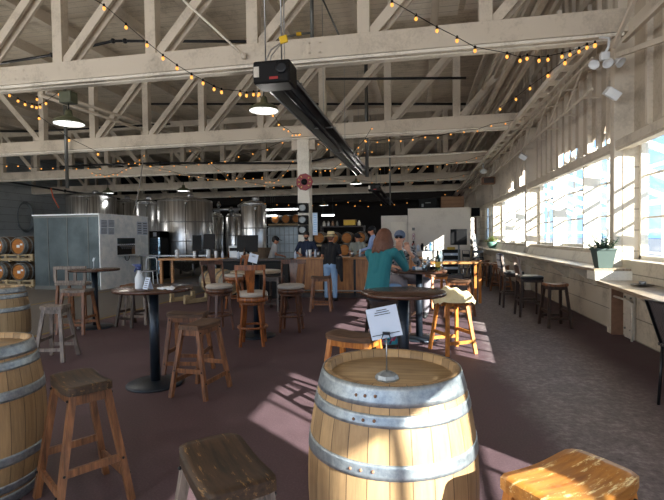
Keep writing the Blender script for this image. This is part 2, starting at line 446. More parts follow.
for co in cuts: bpy.data.objects.remove(co, do_unlink=True)
mb = MB()   # studs
y = -11.5
while y < 38:
    if min(abs(y-t) for t in YT+[2, -4]) > .32: mb.box((3.2, y, 5.17), (.08, .06, 4.1))
    y += .47
for z in (4.72, 6.0): mb.box((3.2, 12.5, z), (.09, 53, .16))
mb.build('stud', 'cream', upper)
OPEN = [(-10.5, -5.2, 1.2), (-4.6, -.46, 1.2), (-.36, 1.35, 1.2), (3.72, 7.84, 1.17), (8.2, 13.84, 1.3), (14.2, 19.84, 1.3), (20.2, 25.0, 1.3), (25.15, 25.84, .1), (26.2, 31.7, 1.3)]
mb = MB()   # planked dado and the solid parts between windows
prev = -13.8
for a, b_, s in OPEN:
    mb.box((3.205, (prev+a)/2, 1.54), (.25, a-prev, 3.08))
    mb.box((3.205, (a+b_)/2, s/2), (.25, b_-a, s)); prev = b_
mb.box((3.205, (prev+38.8)/2, 1.54), (.25, 38.8-prev, 3.08))
mb.build('wainscot', 'plank_wall', upper)
mb = MB(); mb.box((3.09, 12.5, 2.94), (.24, 53, .12)); mb.box((3.02, 12.5, 2.865), (.06, 53, .04)); mb.box((3.14, 12.5, 3.03), (.1, 53, .06)); mb.build('header', 'cream', upper)
for i, (a, b_, s) in enumerate(OPEN):
    we = sempty('window_%d' % (i+1), (3.36, a, s)); h = 3.08-s; L = b_-a
    fr = MB()
    for yy in (.03, L-.03): fr.box((0, yy, h/2), (.1, .06, h))
    for zz in (.03, h-.03): fr.box((0, L/2, zz), (.1, L, .06))
    if i == 4: cols = [9.66-a, 11.71-a]
    else: cols = [L*k/max(1, round(L/1.8)) for k in range(1, max(1, round(L/1.8)))]
    for c in cols: fr.box((-.11 if i < 6 else 0, c, h/2), (.3 if i < 6 else .1, .06, h))
    fr.build('window_frame', 'white_paint', we)
    mu = MB(); ed = [0]+cols+[L]
    for p, q in zip(ed, ed[1:]):
        nn = 3 if q-p > 1.3 else 2
        for k in range(1, nn): mu.box((0, p+(q-p)*k/nn, h/2), (.04, .03, h))
    for k in (1, 2): mu.box((0, L/2, h*k/3), (.04, L, .03))
    mu.build('muntin', 'white_paint', we)
    MB().box((.01, L/2, h/2), (.006, L-.06, h-.06)).build('window_glass', 'window_glass', we)
# sill boards along the far bays
for i, (a, b_) in enumerate(((8.3, 13.72), (14.28, 19.7), (20.28, 25.0))):
    o = MB().beam((3.0, a, 1.14), (3.0, b_, 1.14), .03, .2, up=(.45, 0, 1)).build('trim_%d' % (i+4), 'white_paint'); o['kind'] = 'structure'
o = MB().box((3.06, 5.7, 1.02), (.03, 3.6, .3)).build('trim_8', 'plank_wall'); o['kind'] = 'structure'

# posts that carry the trusses
for i, t in enumerate([2]+YT):
    mb = MB().box((3.13, t-.07, 2.29), (.35, .16, 4.58), bev=.012)
    mb.box((3.2, t+.16, 3.7), (.2, .1, 7.3))
    p = mb.build('wall_post', 'cream'); lab = {2: 'cream timber wall post just outside the right edge of the picture', 8: 'cream timber post between the near and second window bays', 14: 'cream timber post between second and third window bays from the camera', 20: 'cream timber post carrying the third roof truss', 26: 'cream timber post beside the narrow tall far window', 32: 'farthest cream timber wall post, beyond the white partition'}[t]
    if t == 2: p['kind'] = 'structure'; p.name = 'trim_9'; continue
    tag(p, lab, 'post', 'timber posts along the window wall')
    MB().box((3.13, t-.07, .06), (.39, .2, .12)).build('foot', 'cream', p)

# roof trusses ------------------------------------------------------
names = {8: 'nearest cream roof truss, crossing above the black heater box', 14: 'second cream roof truss from the camera, resting on the white centre column', 20: 'third cream roof truss from the camera', 26: 'fourth cream roof truss from the camera', 32: 'farthest cream roof truss, just in front of the dark bulkhead'}
BOLT = [None]
for t in YT:
    tr_ = thing('roof_truss', names[t], 'truss', (0, t, ZC), 0, 'timber roof trusses')
    c = MB().box((-10.82, -.04, .25), (28.16, .2, .36), bev=.01)
    c.build('bottom_chord', 'cream', tr_)
    c = MB().box((-10.9, -.11, .035), (28, .05, .05)); c.box((-10.9, .06, .02), (28, .14, .05)); c.build('flange_strip', 'white_paint', tr_)
    MB().box((-10.9, 0, 2.34), (28, .22, .26)).build('top_chord', 'cream', tr_)
    for k in range(14):
        x = 1.07-1.99*k
        MB().box((x, -.03, 1.35), (.21, .2, 1.9), bev=.008).build('web_post', 'cream', tr_)
        right = x > -11
        x2 = x+1.9 if right else x-1.9
        if -24.5 < x2 < 3.05:
            d = MB().beam((x+(.12 if right else -.12), -.07, .42), (x2-(.1 if right else -.1), -.07, 2.28), .05, .17)
            d.beam((x+(.2 if right else -.2), .06, .42), (x2-(-.02 if right else .02), .06, 2.28), .05, .16)
            d.build('web_diagonal', 'cream', tr_)
        bts = [(x+.04, .3)]
        if k % 3 == 2: bts += [(x+.9+dx, dz) for dx in (-.5, -.36, .15, .34) for dz in (.16, .33)]
        if k < 10:
            for bx_, bz in bts:
                if BOLT[0] is None: BOLT[0] = MB().lathe([(.035, 0), (.035, .03), (.02, .04)], 8, (0, 0, 0), (PI/2, 0, 0)).build('bolt', 'cream', tr_, (bx_, -.1, bz))
                else: q_ = BOLT[0].copy(); COL.objects.link(q_); q_.parent = tr_; q_.location = (bx_, -.1, bz)
# lattice girder, pipes and rods running along the eave
g = thing('eave_girder', 'long pale slotted timber girder running along the eave above the windows', 'girder', (2.62, 8, 4.55))
m1 = MB(); m1.box((-.09, 14.9, .06), (.09, 29.5, .1)); m1.box((.13, 14.9, .06), (.09, 29.5, .1)); m1.build('rail', 'white_paint', g)
k0 = MB().box((.02, .3, .06), (.14, .35, .07)).build('spacer_block', 'white_paint', g)
for k in range(1, 38):
    k1 = k0.copy(); COL.objects.link(k1); k1.location.y = .8*k
for i, (x, z, r) in enumerate([(2.25, 5.15, .035), (2.05, 5.5, .05), (1.8, 5.75, .03), (2.45, 5.7, .04), (2.15, 6.1, .05), (1.7, 6.3, .035), (2.6, 6.2, .04), (2.3, 6.6, .05), (1.9, 6.75, .035)]):
    p = MB().box((0, 15.5, 0), (r*2, 31, r*2.6)).build('eave_batten', 'cream', None, (x, 8.12, z)); tag(p, 'thin cream batten running along the eave between the trusses', 'batten', 'eave battens')
g = thing('wall_bracing', 'cream rails on short stubs braced off the stud wall above the windows', 'bracing', (3.0, 8.3, 3.6))
m1 = MB()
for z in (.35, .85): m1.box((-.2, 12, z), (.03, 24, .04))
m1.build('rail', 'cream', g)
m1 = MB()
for k in range(20):
    for z in (.35, .85): m1.box((-.06, .5+1.2*k, z), (.3, .035, .03))
    m1.beam((-.2, .5+1.2*k, .85), (-.2, 1.5+1.2*k, .35), .02, .03)
m1.build('stub', 'cream', g)
g = thing('wall_bracing', 'cream rail and diagonal stub on stud wall at upper right corner', 'bracing', (3.0, 5.6, 3.6))
m1 = MB(); m1.box((-.1, .9, .75), (.06, 1.8, .06)); m1.beam((-.1, .2, .2), (-.1, 2.0, .62), .05, .07); m1.beam((-.15, 2.0, .75), (-.15, .6, 1.5), .05, .06); m1.build('rail', 'cream', g)

# centre column
cc = thing('centre_column', 'white square timber column holding speakers and a red sign', 'column', (-3.52, 14, 0))
MB().box((0, 0, 2.3), (.38, .36, 4.6), bev=.02).build('shaft', 'white_paint', cc)
MB().box((0, 0, 4.42), (.75, .3, .3), bev=.02).build('capital', 'cream', cc)
MB().box((0, 0, .1), (.44, .42, .2)).build('plinth', 'white_paint', cc)
s = ony(304.5, 182, 13.8)
rs = thing('round_sign', 'round red metal sign high on the white centre column', 'sign', (s.x, 13.79, s.z))
MB().lathe([(0, -.02), (.26, -.02), (.27, 0), (.26, .02), (0, .02)], 9, (0, 0, 0), (PI/2, 0, 0), smooth=False).build('disc', 'red_sign', rs)
m1 = MB(); m1.lathe([(0, 0), (.1, 0), (.1, .03), (0, .03)], 12, (0, -.01, 0), (PI/2, 0, 0)); m1.build('centre', 'black_plastic', rs)
m1 = MB()
for k in range(9):
    if k in (2, 7): continue
    a = 2*PI*k/9; m1.box((.18*math.cos(a), -.03, .18*math.sin(a)), (.05, .012, .03), (0, -a, 0))
m1.build('gold_marks', 'gold_letter', rs)
for k, (px, py) in enumerate(((303.5, 208), (303.5, 220), (303.5, 230))):
    s = ony(px, py, 13.75)
    sp_ = thing('column_speaker', ['top', 'middle', 'lowest'][k]+' black speaker box strapped to white centre column', 'speaker', (s.x, 13.72, s.z))
    MB().box((0, 0, 0), (.3, .18, .29), bev=.02).build('case', 'black_plastic', sp_)
    MB().lathe([(.05, 0), (.1, .01), (.11, .03), (.09, .03)], 16, (0, -.085, 0), (PI/2, 0, 0)).build('cone', 'galv_pipe', sp_)
s = ony(315.5, 224, 13.7)
bn = thing('hanging_banner', 'narrow pale blue printed banner beside the white centre column', 'banner', (s.x, 13.65, s.z))
MB().box((0, 0, 0), (.15, .02, .68)).build('sheet', 'paper', bn)
m1 = MB()
for k in range(8): m1.box((0, -.013, .26-.07*k), (.09, .004, .018))
m1.build('print_marks', 'blue_glow', bn)

# white partition and door at the back ---------------------------------
mb = MB(); mb.box((.9, 23.1, 1.46), (2.96, .2, 2.92)); mb.box((.9, 22.96, 2.88), (2.96, .06, .08)); struct('wall_partition', mb, 'partition_white')
mb = MB(); mb.box((-1.25, 23.15, 1.3), (1.3, .12, 2.6)); o = struct('door_1', mb, 'partition_white')
MB().box((-1.05, 23.05, 2.05), (.75, .03, .45)).build('door_panel', 'yellow_box', o).data.materials[0] = M['bright_boards']
MB().box((-1.05, 23.05, 1.2), (.75, .03, 1.0)).build('door_panel', 'partition_white', o)
o = MB().box((2.75, 24.2, 1.45), (.1, .12, 2.9)).build('trim_3', 'crate_brown'); o['kind'] = 'structure'
# the small fire point on the partition
s = ony(413.5, 247, 22.9)
fe = thing('fire_extinguisher', 'red fire extinguisher hung on white partition', 'extinguisher', (s.x, 22.86, s.z))
MB().lathe([(0, -.25), (.08, -.24), (.08, .12), (.03, .2), (0, .2)], 14).build('cylinder', 'red_plastic', fe)
MB().lathe([(.03, .2), (.03, .26), (.05, .27), (.05, .3), (0, .3)], 10).build('valve', 'black_plastic', fe)
s = ony(413.5, 236.5, 22.97)
sg = thing('fire_sign', 'tall white and red fire sign above the extinguisher', 'sign', (s.x, 22.965, s.z))
MB().box((0, 0, 0), (.14, .012, .3)).build('plate', 'paper_white', sg)
m1 = MB(); m1.box((0, -.01, .13), (.13, .006, .02)); m1.box((0, -.01, -.13), (.13, .006, .02)); m1.box((-.055, -.01, 0), (.02, .006, .26)); m1.box((.055, -.01, 0), (.02, .006, .26)); m1.box((0, -.01, .02), (.03, .006, .13)); m1.build('red_border', 'red_plastic', sg)
s = ony(413.5, 229, 22.97)
o = MB().box((0, 0, 0), (.14, .02, .14), bev=.01).build('wall_box', 'galv_pipe', None, (s.x, 22.97, s.z)); tag(o, 'small grey square box on white partition above the fire sign', 'box')
# boxes on top of the partition room
for nm, x0, x1, y0, mat, lab, cat in (('cardboard_crate', 441, 464, 196, 'crate_brown', 'brown wooden crate stored on top of the white partition', 'crate'), ('storage_case', 419, 437, 198, 'black_plastic', 'black equipment case on top of the white partition', 'case')):
    a = ony(x0, 208, 23.3); b_ = ony(x1, y0, 23.3)
    t_ = thing(nm, lab, cat, ((a.x+b_.x)/2, 23.5, 2.92)); w, h = b_.x-a.x, b_.z-2.92
    MB().box((0, 0, h/2), (w, .6, h), bev=.02).build('body', mat, t_)
    m1 = MB()
    if nm[0] == 'c':
        for k in range(3): m1.box((0, -.31, h*(k+.5)/3), (w*.98, .02, h*.26), bev=.005)
        m1.build('slat', 'cardboard', t_)
    else:
        m1.box((0, -.31, h*.55), (w*.3, .02, .04)); m1.box((-w*.3, -.31, h*.3), (.1, .02, .16)); m1.build('latch', 'galv_pipe', t_)
s = ony(427, 202, 23.3)

# ================================================================== OUTSIDE
mb = MB(); mb.box((4.9, 20, -.06), (3.0, 400, .08)); o = struct('terrace_outside', mb, 'concrete_out')
mb = MB(); mb.box((103.4, 20, -.15), (200, 400, .1)); struct('ground_outside', mb, 'asphalt')
mb = MB(); mb.box((-10, -63.9, -.15), (60, 100, .1)); struct('ground_front', mb, 'partition_white')
pg = thing('pergola', 'white timber pergola with sloping rafters outside the windows', 'pergola', (3.4, 5.2, 0))
for k in range(10):
    MB().beam((0, .6+1.5*k, 3.3), (2.6, 1.2+1.5*k, 2.35), .05, .12).build('rafter', 'white_paint', pg)
for k in range(5): MB().box((2.5, .6+3.4*k, 1.15), (.12, .12, 2.3)).build('post', 'white_paint', pg)
m1 = MB(); m1.box((2.5, 7.3, 2.36), (.08, 14.6, .14)); m1.beam((1.2, 0, 2.92), (1.2, 14.6, 2.92), .05, .06); m1.build('beam', 'white_paint', pg)
fn = thing('railing', 'white railing with upright slats seen through the windows', 'railing', (7.2, 4, -.1))
m1 = MB(); m1.box((0, 20, 1.75), (.06, 44, .09)); m1.box((0, 20, 1.05), (.05, 44, .06)); m1.build('rail', 'white_paint', fn)
m1 = MB()
for k in range(19): m1.box((0, -1+2.3*k, .9), (.1, .1, 1.8))
m1.build('post', 'white_paint', fn)
fb_ = thing('far_building', 'pale blue-grey waterfront shed with shallow brown roof, far outside the windows', 'building', (30, 34, -.1))
MB().box((0, 0, 1.6), (9, 14, 3.2)).build('walls', 'far_building', fb_)
m1 = MB(); m1.add([(-5, -7.4, 3.1), (5, -7.4, 3.1), (5, 7.4, 3.1), (-5, 7.4, 3.1), (0, -7.4, 4.4), (0, 7.4, 4.4)], [(0, 1, 4), (3, 5, 2), (0, 4, 5, 3), (1, 2, 5, 4), (0, 3, 2, 1)]); m1.build('roof', 'far_roof', fb_)
for k in range(4): MB().box((-4.52, -4.8+3.2*k, 1.6), (.06, 1.1, 1.1)).build('window', 'sea', fb_)
mb = MB(); mb.box((260, 150, -.02), (380, 900, .02)); struct('water', mb, 'sea')
hv = []; hf = []
for i in range(60):
    y = -150+14*i
    h = 13+6*math.sin(i*.35)+3*math.sin(i*1.1+1)+2*math.sin(i*2.3)
    hv += [(320, y, -1), (360, y, h), (460, y, -1)]
for i in range(59):
    a = 3*i; hf += [(a, a+1, a+4, a+3), (a+1, a+2, a+5, a+4)]
mb = MB(); mb.add(hv, hf, 0, True); struct('hills', mb, 'hill')

ob = thing('sunblocker', 'added white clapboard outbuilding close outside the far windows', 'building', (4.45, 22.85, -.1))  # added outside to keep sun off part of the partition
MB().box((0, 0, 2.25), (1.1, 4.3, 4.5)).build('walls', 'white_paint', ob)
m1 = MB(); m1.add([(-.65, -2.3, 4.48), (.7, -2.3, 4.48), (.7, 2.3, 4.48), (-.65, 2.3, 4.48), (0, -2.3, 4.8), (0, 2.3, 4.8)], [(0, 1, 4), (3, 5, 2), (0, 4, 5, 3), (1, 2, 5, 4), (0, 3, 2, 1)]); m1.build('roof', 'far_roof', ob)
MB().box((0, -2.17, 1.2), (.8, .06, 2.1)).build('door', 'far_building', ob)

# ================================================================== LEDGES
lg = thing('window_ledge', 'long narrow wooden ledge under the far windows, ending at the near planter', 'ledge', (2.55, 7.4, 0))
MB().box((.26, 9.9, 1.03), (.54, 19.7, .045), bev=.006).build('board', 'ledge_wood', lg)
MB().box((.24, .17, .95), (.5, .34, .13)).build('end_box', 'white_paint', lg)
for k in range(11):
    y = 1.5+1.55*k
    MB().add([(.06, y-.02, 1.0), (.53, y-.02, 1.0), (.53, y-.02, .62), (.06, y+.02, 1.0), (.53, y+.02, 1.0), (.53, y+.02, .62)], [(0, 1, 2), (3, 5, 4), (0, 3, 4, 1), (1, 4, 5, 2), (2, 5, 3, 0)]).build('bracket', 'plank_wall', lg)
m1 = MB(); m1.box((.5, 9.9, .97), (.05, 19, .08)); m1.build('batten', 'cream', lg)
lc = thing('window_counter', 'lower wooden counter below the nearest window at the right edge', 'counter', (0, 0, 0))
fr_ = [(2.56, 7.42), (2.36, 5.05), (2.28, 4.1), (2.24, 3.3)]
m1 = MB(); vs = []
for z in (.84, .885): vs += [(x, y, z) for x, y in fr_]+[(3.07, 3.3, z), (3.07, 7.42, z)]
m1.add(vs, [(0, 1, 2, 3, 4, 5), (11, 10, 9, 8, 7, 6)]+[(i, (i+1) % 6, (i+1) % 6+6, i+6) for i in range(6)]); m1.build('board', 'ledge_wood', lc)
for y in (6.2, 4.6): MB().beam((2.62, y, .83), (3.06, y, .42), .05, .06).build('bracket', 'plank_wall', lc)
# foot of the near post: brown panel, white electric box with conduit
o = MB().box((0, 0, .42), (.2, .03, .84)).build('post_panel', 'crate_brown', None, (3.02, 7.82, 0)); tag(o, 'brown painted panel on the foot of the nearest wall post', 'panel')
eb = thing('electric_cover', 'grey electrical cover with conduit below the near counter', 'cover', (3.05, 7.5, 0))
MB().box((0, 0, .4), (.04, .3, .78), bev=.01).build('plate', 'cream', eb)
m1 = MB()
for z in (.15, .62):
    for y in (-.1, .1): m1.ball((-.03, y, z), .016, 8)
m1.build('screw', 'galv_pipe', eb)
MB().tube([(-.1, .3, .6), (-.1, .1, .6), (-.09, -.2, .59), (-.08, -.26, .55), (-.08, -.26, .02)], .017, 8).build('conduit', 'cream', eb)
cs = thing('condiment_saucer', 'small glass saucer with coiled wire on the near window counter', 'saucer', (2.83, 6.6, .885))
m1 = MB().lathe([(.05, 0), (.13, .015), (.135, .022), (.05, .008), (0, .008)], 20); m1.build('dish', 'stool_dark', cs)
MB().lathe([(.035, .01), (.045, .06), (.04, .06), (.03, .012)], 14).build('holder', 'steel_dull', cs)

def planter(px, py, lab, s, potm, leafm, kind, z=1.053):
    p = onz(px, py, z); p.x = min(p.x, 2.84); p.y += .1
    if kind == 'square': p = Vector((2.72, 7.6, z))
    t = thing('potted_plant', lab, 'plant', (p.x, p.y, z))
    if kind == 'square': m1 = MB().lathe([(.0, 0), (.13, 0), (.19, .27), (.205, .27), (.205, .3), (.17, .3), (.16, .26), (0, .26)], 4, smooth=False, sq=(s, s), rot=(0, 0, PI/4))
    else: m1 = MB().lathe([(0, 0), (.09, 0), (.15, .1), (.16, .2), (.15, .25), (.13, .25), (.13, .2), (0, .2)], 20, sq=(s, s))
    pt = m1.build('pot', potm, t); MB().lathe([(0, .255 if kind == 'square' else .21), (.12*s, .255 if kind == 'square' else .21)], 12).build('soil', 'soil', t)
    z0 = .25 if kind == 'square' else .2
    lf = MB(); stm = MB()
    for k in range(30):
        a = k*2.4; rr = .03+.15*s*(k % 5)/4; h = (.1+.16*random.random())*s*(1.3-rr*3)
        b0 = Vector((rr*.5*math.cos(a), rr*.5*math.sin(a), z0)); tp = Vector((rr*1.4*math.cos(a), rr*1.4*math.sin(a), z0+h)); stm.tube([b0, tp], .005, 5)
        for j in range(7):
            c = b0.lerp(tp, .35+.65*j/6); aa = a+j*2.4; d = Vector((math.cos(aa), math.sin(aa), .25)).normalized(); L = .085; sd = Vector((-d.y, d.x, 0))*.03
            lf.add([c, c+d*L*.5+sd, c+d*L+Vector((0, 0, -.01)), c+d*L*.5-sd], [(0, 1, 2, 3)])
    lf.build('foliage', leafm, t); stm.build('stem', 'leaf_dark', t)
planter(607, 266, 'dark bushy succulent in square grey-green pot beside the nearest wall post', 1.0, 'pot_grey', 'leaf_dark', 'square')
planter(497, 248, 'yellow-green plant in round turquoise pot far along the window ledge', 1.15, 'pot_green', 'leaf_yellow', 'round')

# ================================================================== BARRELS
def bprof(H, R0, R1, off=0, z0=0, z1=None, n=18):
    z1 = H if z1 is None else z1; out = []
    for i in range(n+1):
        z = z0+(z1-z0)*i/n; u = (z-H/2)/(H/2); out.append((R1-(R1-R0)*abs(u)**2.1+off, z))
    return out
HO = [(.0, .072), (.088, .14), (.255, .315), (.635, .695), (.81, .862), (.878, .95)]
def barrel(name, lab, cat, loc, rz=0, mat='barrel_staves', head='barrel_head_wood', H=.95, R0=.295, R1=.375, grp=None, rivets=False, hoops=HO, hoopm='galvanised', n=54):
    t = thing(name, lab, cat, loc, rz, grp)
    m1 = MB(); pr = bprof(H, R0, R1)
    pr = [(R0-.028, .05), (R0-.028, 0)]+pr+[(R0-.028, H), (R0-.034, H-.035)]
    m1.lathe(pr, n); m1.f = m1.f[:-2]; m1.mi = m1.mi[:-2]; m1.sm = m1.sm[:-2]
    m1.build('staves', mat, t)
    for zz, nm in ((H-.035, 'barrel_head'), (.03, 'barrel_head')):
        MB().lathe([(0, zz-.012), (R0-.02, zz-.012), (R0-.03, zz), (0, zz)], 40).build(nm, head, t)
    for a, b_ in hoops:
        pr = bprof(H, R0, R1, .0035, a, b_, 4); pi = bprof(H, R0, R1, -.004, a, b_, 4)
        h_ = MB().ring(pr+pi[::-1], n).build('hoop', hoopm, t)
        if rivets:
            zz = (a+b_)/2; rr = bprof(H, R0, R1, .003, a, b_, 2)[1][0]
            for aa in (-2.05, -1.93, -1.8): MB().ball((rr*math.cos(aa), rr*math.sin(aa), zz+(aa+1.86)*.02), .007, 8).build('rivet', 'crate_brown', h_)
    return t
bp = onz(391, 366, .97); bp.x *= .975; bp.y *= .975
barrel('wine_barrel', 'sunlit oak barrel with galvanised hoops, standing at the front centre holding a paper sign', 'barrel', (bp.x, bp.y, 0), .1, rivets=True, R0=.305, R1=.38, H=.99, hoops=[(.915, .99), (.842, .888), (.655, .712), (.278, .335), (.102, .148), (0, .075)])
barrel('wine_barrel', 'pale oak barrel cut by the left edge, nearest on that side', 'barrel', (-2.70, 2.36, 0), .4, rivets=True, R0=.295, R1=.365)
barrel('wine_barrel', 'weathered grey-brown oak barrel behind the nearest left barrel', 'barrel', (-5.62, 5.25, 0), .9, mat='barrel_staves_grey', R0=.3, R1=.37)
# paper sign in a clip stand on the front barrel
ss = thing('sign_stand', 'wire clip stand holding a tilted white card on the front barrel', 'sign holder', (bp.x-.012, bp.y-.1, .955))
MB().lathe([(0, 0), (.05, 0), (.052, .008), (.045, .022), (.02, .035), (0, .035)], 8, smooth=False).build('base', 'galvanised', ss)
MB().tube([(0, 0, .03), (0, 0, .18)], .0032, 8).build('rod', 'steel_dull', ss)
m1 = MB(); m1.beam((-.016, -.006, .2), (.016, -.006, .2), .012, .012)
m1.tube([(-.012, -.01, .197), (-.02, -.012, .177), (-.004, -.012, .173)], .0025, 6); m1.tube([(.012, -.01, .197), (.02, -.012, .177), (.004, -.012, .173)], .0025, 6); m1.build('clip', 'black_metal', ss)
cd = MB().box((0, 0, 0), (.134, .0025, .136)).build('card', 'paper', ss, (-.01, .004, .245)); cd.rotation_euler = (0, R(-12), R(4))
for z, w, x in ((.055, .045, 0), (.046, .062, 0), (.036, .07, 0), (-.05, .045, -.04), (-.05, .045, .035)): MB().box((x, -.002, z), (w, .001, .0032)).build('print_line', 'ink', cd)

# barrel rack at the far left
rk = [(21, 271, 0), (21, 241, 1), (0, 271, 0), (0, 241, 1)]
protoR = barrel('racked_barrel', 'x', 'barrel', (0, 0, 0), 0, mat='barrel_staves_dark', head='rack_head', grp='barrels on the rack at far left', R0=.28, R1=.34, n=32)
lb = MB(); lb.box((.0, 0, .922), (.12, .09, .004)); lb.box((.13, .06, .922), (.09, .06, .004)); lb.build('paper_label', 'paper_white', protoR)
first = True
for col_, xx in ((0, -13.3), (1, -14.15)):
    for row in (0, 1):
        for dep in (0, 1):
            y = 13.2+1.02*dep
            lab = '%s orange-headed barrel on the far-left rack, %s' % (('upper', 'lower')[1-row], ('nearest the cold room', 'at the picture edge')[col_]) if dep == 0 else 'dark barrel behind the %s orange-headed one, %s' % (('lower', 'upper')[row], ('near the cold room', 'at picture edge')[col_])
            z = .52+.87*row
            if first: o = protoR; first = False; o.location = (xx, y, z); o['label'] = lab
            else: o = dup(protoR, (xx, y, z), 0, lab)
            o.location.y = y+.95; o.rotation_euler = (PI/2, 0, 0)
for row in (0, 1):
    t = thing('barrel_rack', ('lower', 'upper')[row]+' pale wooden cradle rack under the far-left barrels', 'rack', (-13.75, 14.1, .02+.87*row), 0, 'wooden cradle racks')
    m1 = MB()
    for y in (-.8, 0, .85):
        m1.box((0, y, .05), (1.9, .07, .08)); m1.box((0, y, .2), (1.9, .05, .05))
        for x in (-.93, -.4, -.1, .4, .93): m1.box((x, y, .12), (.1, .08, .24))
    m1.build('frame', 'rack_wood', t)
    m1 = MB()
    for x in (-.9, -.3, .1, .9): m1.box((x, 0, .01), (.08, 1.8, .05))
    m1.build('runner', 'rack_wood', t)
hp = onx(24, 217, -24.7)
o = MB()
for k in range(4):
    rr = .85+.04*k; o.tube([(0.05+.03*k, hp.y+rr*.62*math.cos(2*PI*j/28), hp.z+rr*1.0*math.sin(2*PI*j/28)) for j in range(29)], .026, 6, caps=False)
o.tube([(.1, hp.y+.5*math.cos(a), hp.z-.5+.35*math.sin(a)) for a in [PI+PI*j/10 for j in range(11)]], .035, 6)
o = o.build('hose_coil', 'hose_grey', None, (-24.7, 0, 0)); tag(o, 'grey hose coiled in a tall oval on the left wall', 'hose')

# ================================================================== COLD ROOM, FRIDGE
cr = thing('cold_room', 'large steel-clad walk-in cold room with whitish tap wall', 'cold room', (-11.03, 14.05, 0))
MB().box((0, 0, 1.18), (2.36, 2.6, 2.36), bev=.01).build('steel_body', 'cooler_steel', cr)
m1 = MB()
for x in (-.65, 0.05, .8): m1.box((x, -1.306, 1.18), (.02, .012, 2.3))
m1.box((0, -1.306, 2.32), (2.36, .02, .05)); m1.box((0, -1.3, .06), (2.38, .03, .12)); m1.build('seam', 'galv_pipe', cr)
MB().box((1.195, 0, 1.18), (.03, 2.6, 2.36)).build('tap_wall', 'cooler_white', cr)
MB().box((0, 0, 2.38), (2.42, 2.66, .04)).build('roof_cap', 'cooler_white', cr)
def facepanel(x0, x1, y0, y1, mat, name, th=.012, marks=0, off=0):
    a = onx(x0, y1, -9.8); b_ = onx(x1, y0, -9.8)
    o = MB().box((1.215+off, (a.y+b_.y)/2-14.05, (a.z+b_.z)/2), (th, abs(b_.y-a.y), abs(b_.z-a.z))).build(name, mat, cr)
    if marks:
        m1 = MB(); h = abs(b_.z-a.z); w = abs(b_.y-a.y)
        for k in range(marks): m1.box((1.224+off, (a.y+b_.y)/2-14.05, max(a.z, b_.z)-h*(k+.7)/(marks+.4)), (.004, w*.75, h*.05))
        m1.build('print_marks', 'ink', o)
for q in ((101, 107.5, 220, 227.5), (108.5, 114.5, 220, 227), (101, 107.5, 228, 234), (108.5, 114.5, 228, 234.5), (137.5, 142, 222, 234.5), (143, 147.5, 222, 235)): facepanel(*q, 'paper', 'notice_sheet', marks=5)
facepanel(141, 146, 236, 242, 'paper_white', 'notice_sheet')
facepanel(118, 135, 245, 255, 'dark_wall', 'tap_recess', .02)
facepanel(118, 134, 238, 244, 'cooler_steel', 'glass_rack', .1, marks=0)
facepanel(132, 135, 246, 254, 'cardboard', 'keg_board', .03)
facepanel(117, 137, 255, 256.3, 'steel_dull', 'drip_tray', .3, off=.14)
for k in range(7):
    a = onx(120+2*k, 246.5, -9.8); m1 = MB().tube([(1.22, a.y-14.05, a.z), (1.3, a.y-14.05, a.z), (1.31, a.y-14.05, a.z-.08)], .012, 6); m1.tube([(1.29, a.y-14.05, a.z), (1.29, a.y-14.05, a.z+.09)], .01, 6); m1.build('tap', 'steel_dull', cr)
a = onx(127, 259, -9.8); MB().tube([(1.24, a.y-14.05+.12*math.cos(t), a.z+.1+.15*math.sin(t)) for t in [PI+PI*j/10 for j in range(11)]], .012, 6).build('hose_loop', 'black_plastic', cr)

a = ony(150, 270, 16.5); b_ = ony(160.5, 231, 16.5)
fg_ = thing('drinks_fridge', 'tall black glass-door drinks fridge beside the cold room', 'fridge', ((a.x+b_.x)/2, 16.8, 0)); fw = b_.x-a.x; fh = b_.z
m1 = MB(); m1.box((0, .28, fh/2), (fw, .04, fh)); m1.box((-fw/2+.02, 0, fh/2), (.04, .6, fh)); m1.box((fw/2-.02, 0, fh/2), (.04, .6, fh)); m1.box((0, 0, fh-.13), (fw, .6, .26)); m1.box((0, 0, .06), (fw, .6, .12)); m1.build('cabinet', 'black_plastic', fg_)
m1 = MB()
for k in range(5): m1.box((0, .02, .2+k*.3), (fw-.1, .45, .015))
m1.build('shelf', 'steel_dull', fg_)
MB().box((0, .25, fh/2), (fw-.1, .01, fh-.4)).build('light_panel', 'fridge_light', fg_)
MB().box((0, -.3, fh/2-.06), (fw-.06, .015, fh-.45)).build('glass_door', 'tumbler', fg_)
MB().box((0, -.305, fh-.13), (.14, .01, .16)).build('sticker', 'paper', fg_)
i = 0
cols5 = ['red_plastic', 'paper_white', 'amber_bottle', 'pot_green', 'plastic_blue']
for k in range(4):
    for j in range(4):
        o = MB().lathe([(0, 0), (.03, 0), (.03, .12), (.012, .16), (.012, .2), (0, .2)], 8).build('drink_bottle', cols5[(k*3+j) % 5], None, (fg_.location.x-.2+.13*j, 16.7, .21+.3*k)); i += 1
        tag(o, '%s %s drink bottle on %s shelf inside the fridge' % (['leftmost', 'second', 'third', 'rightmost'][j], ['red', 'white', 'amber', 'green', 'blue'][(k*3+j) % 5], ['the lowest', 'second lowest', 'the third', 'the top'][k]), 'bottle', 'bottles in the drinks fridge')

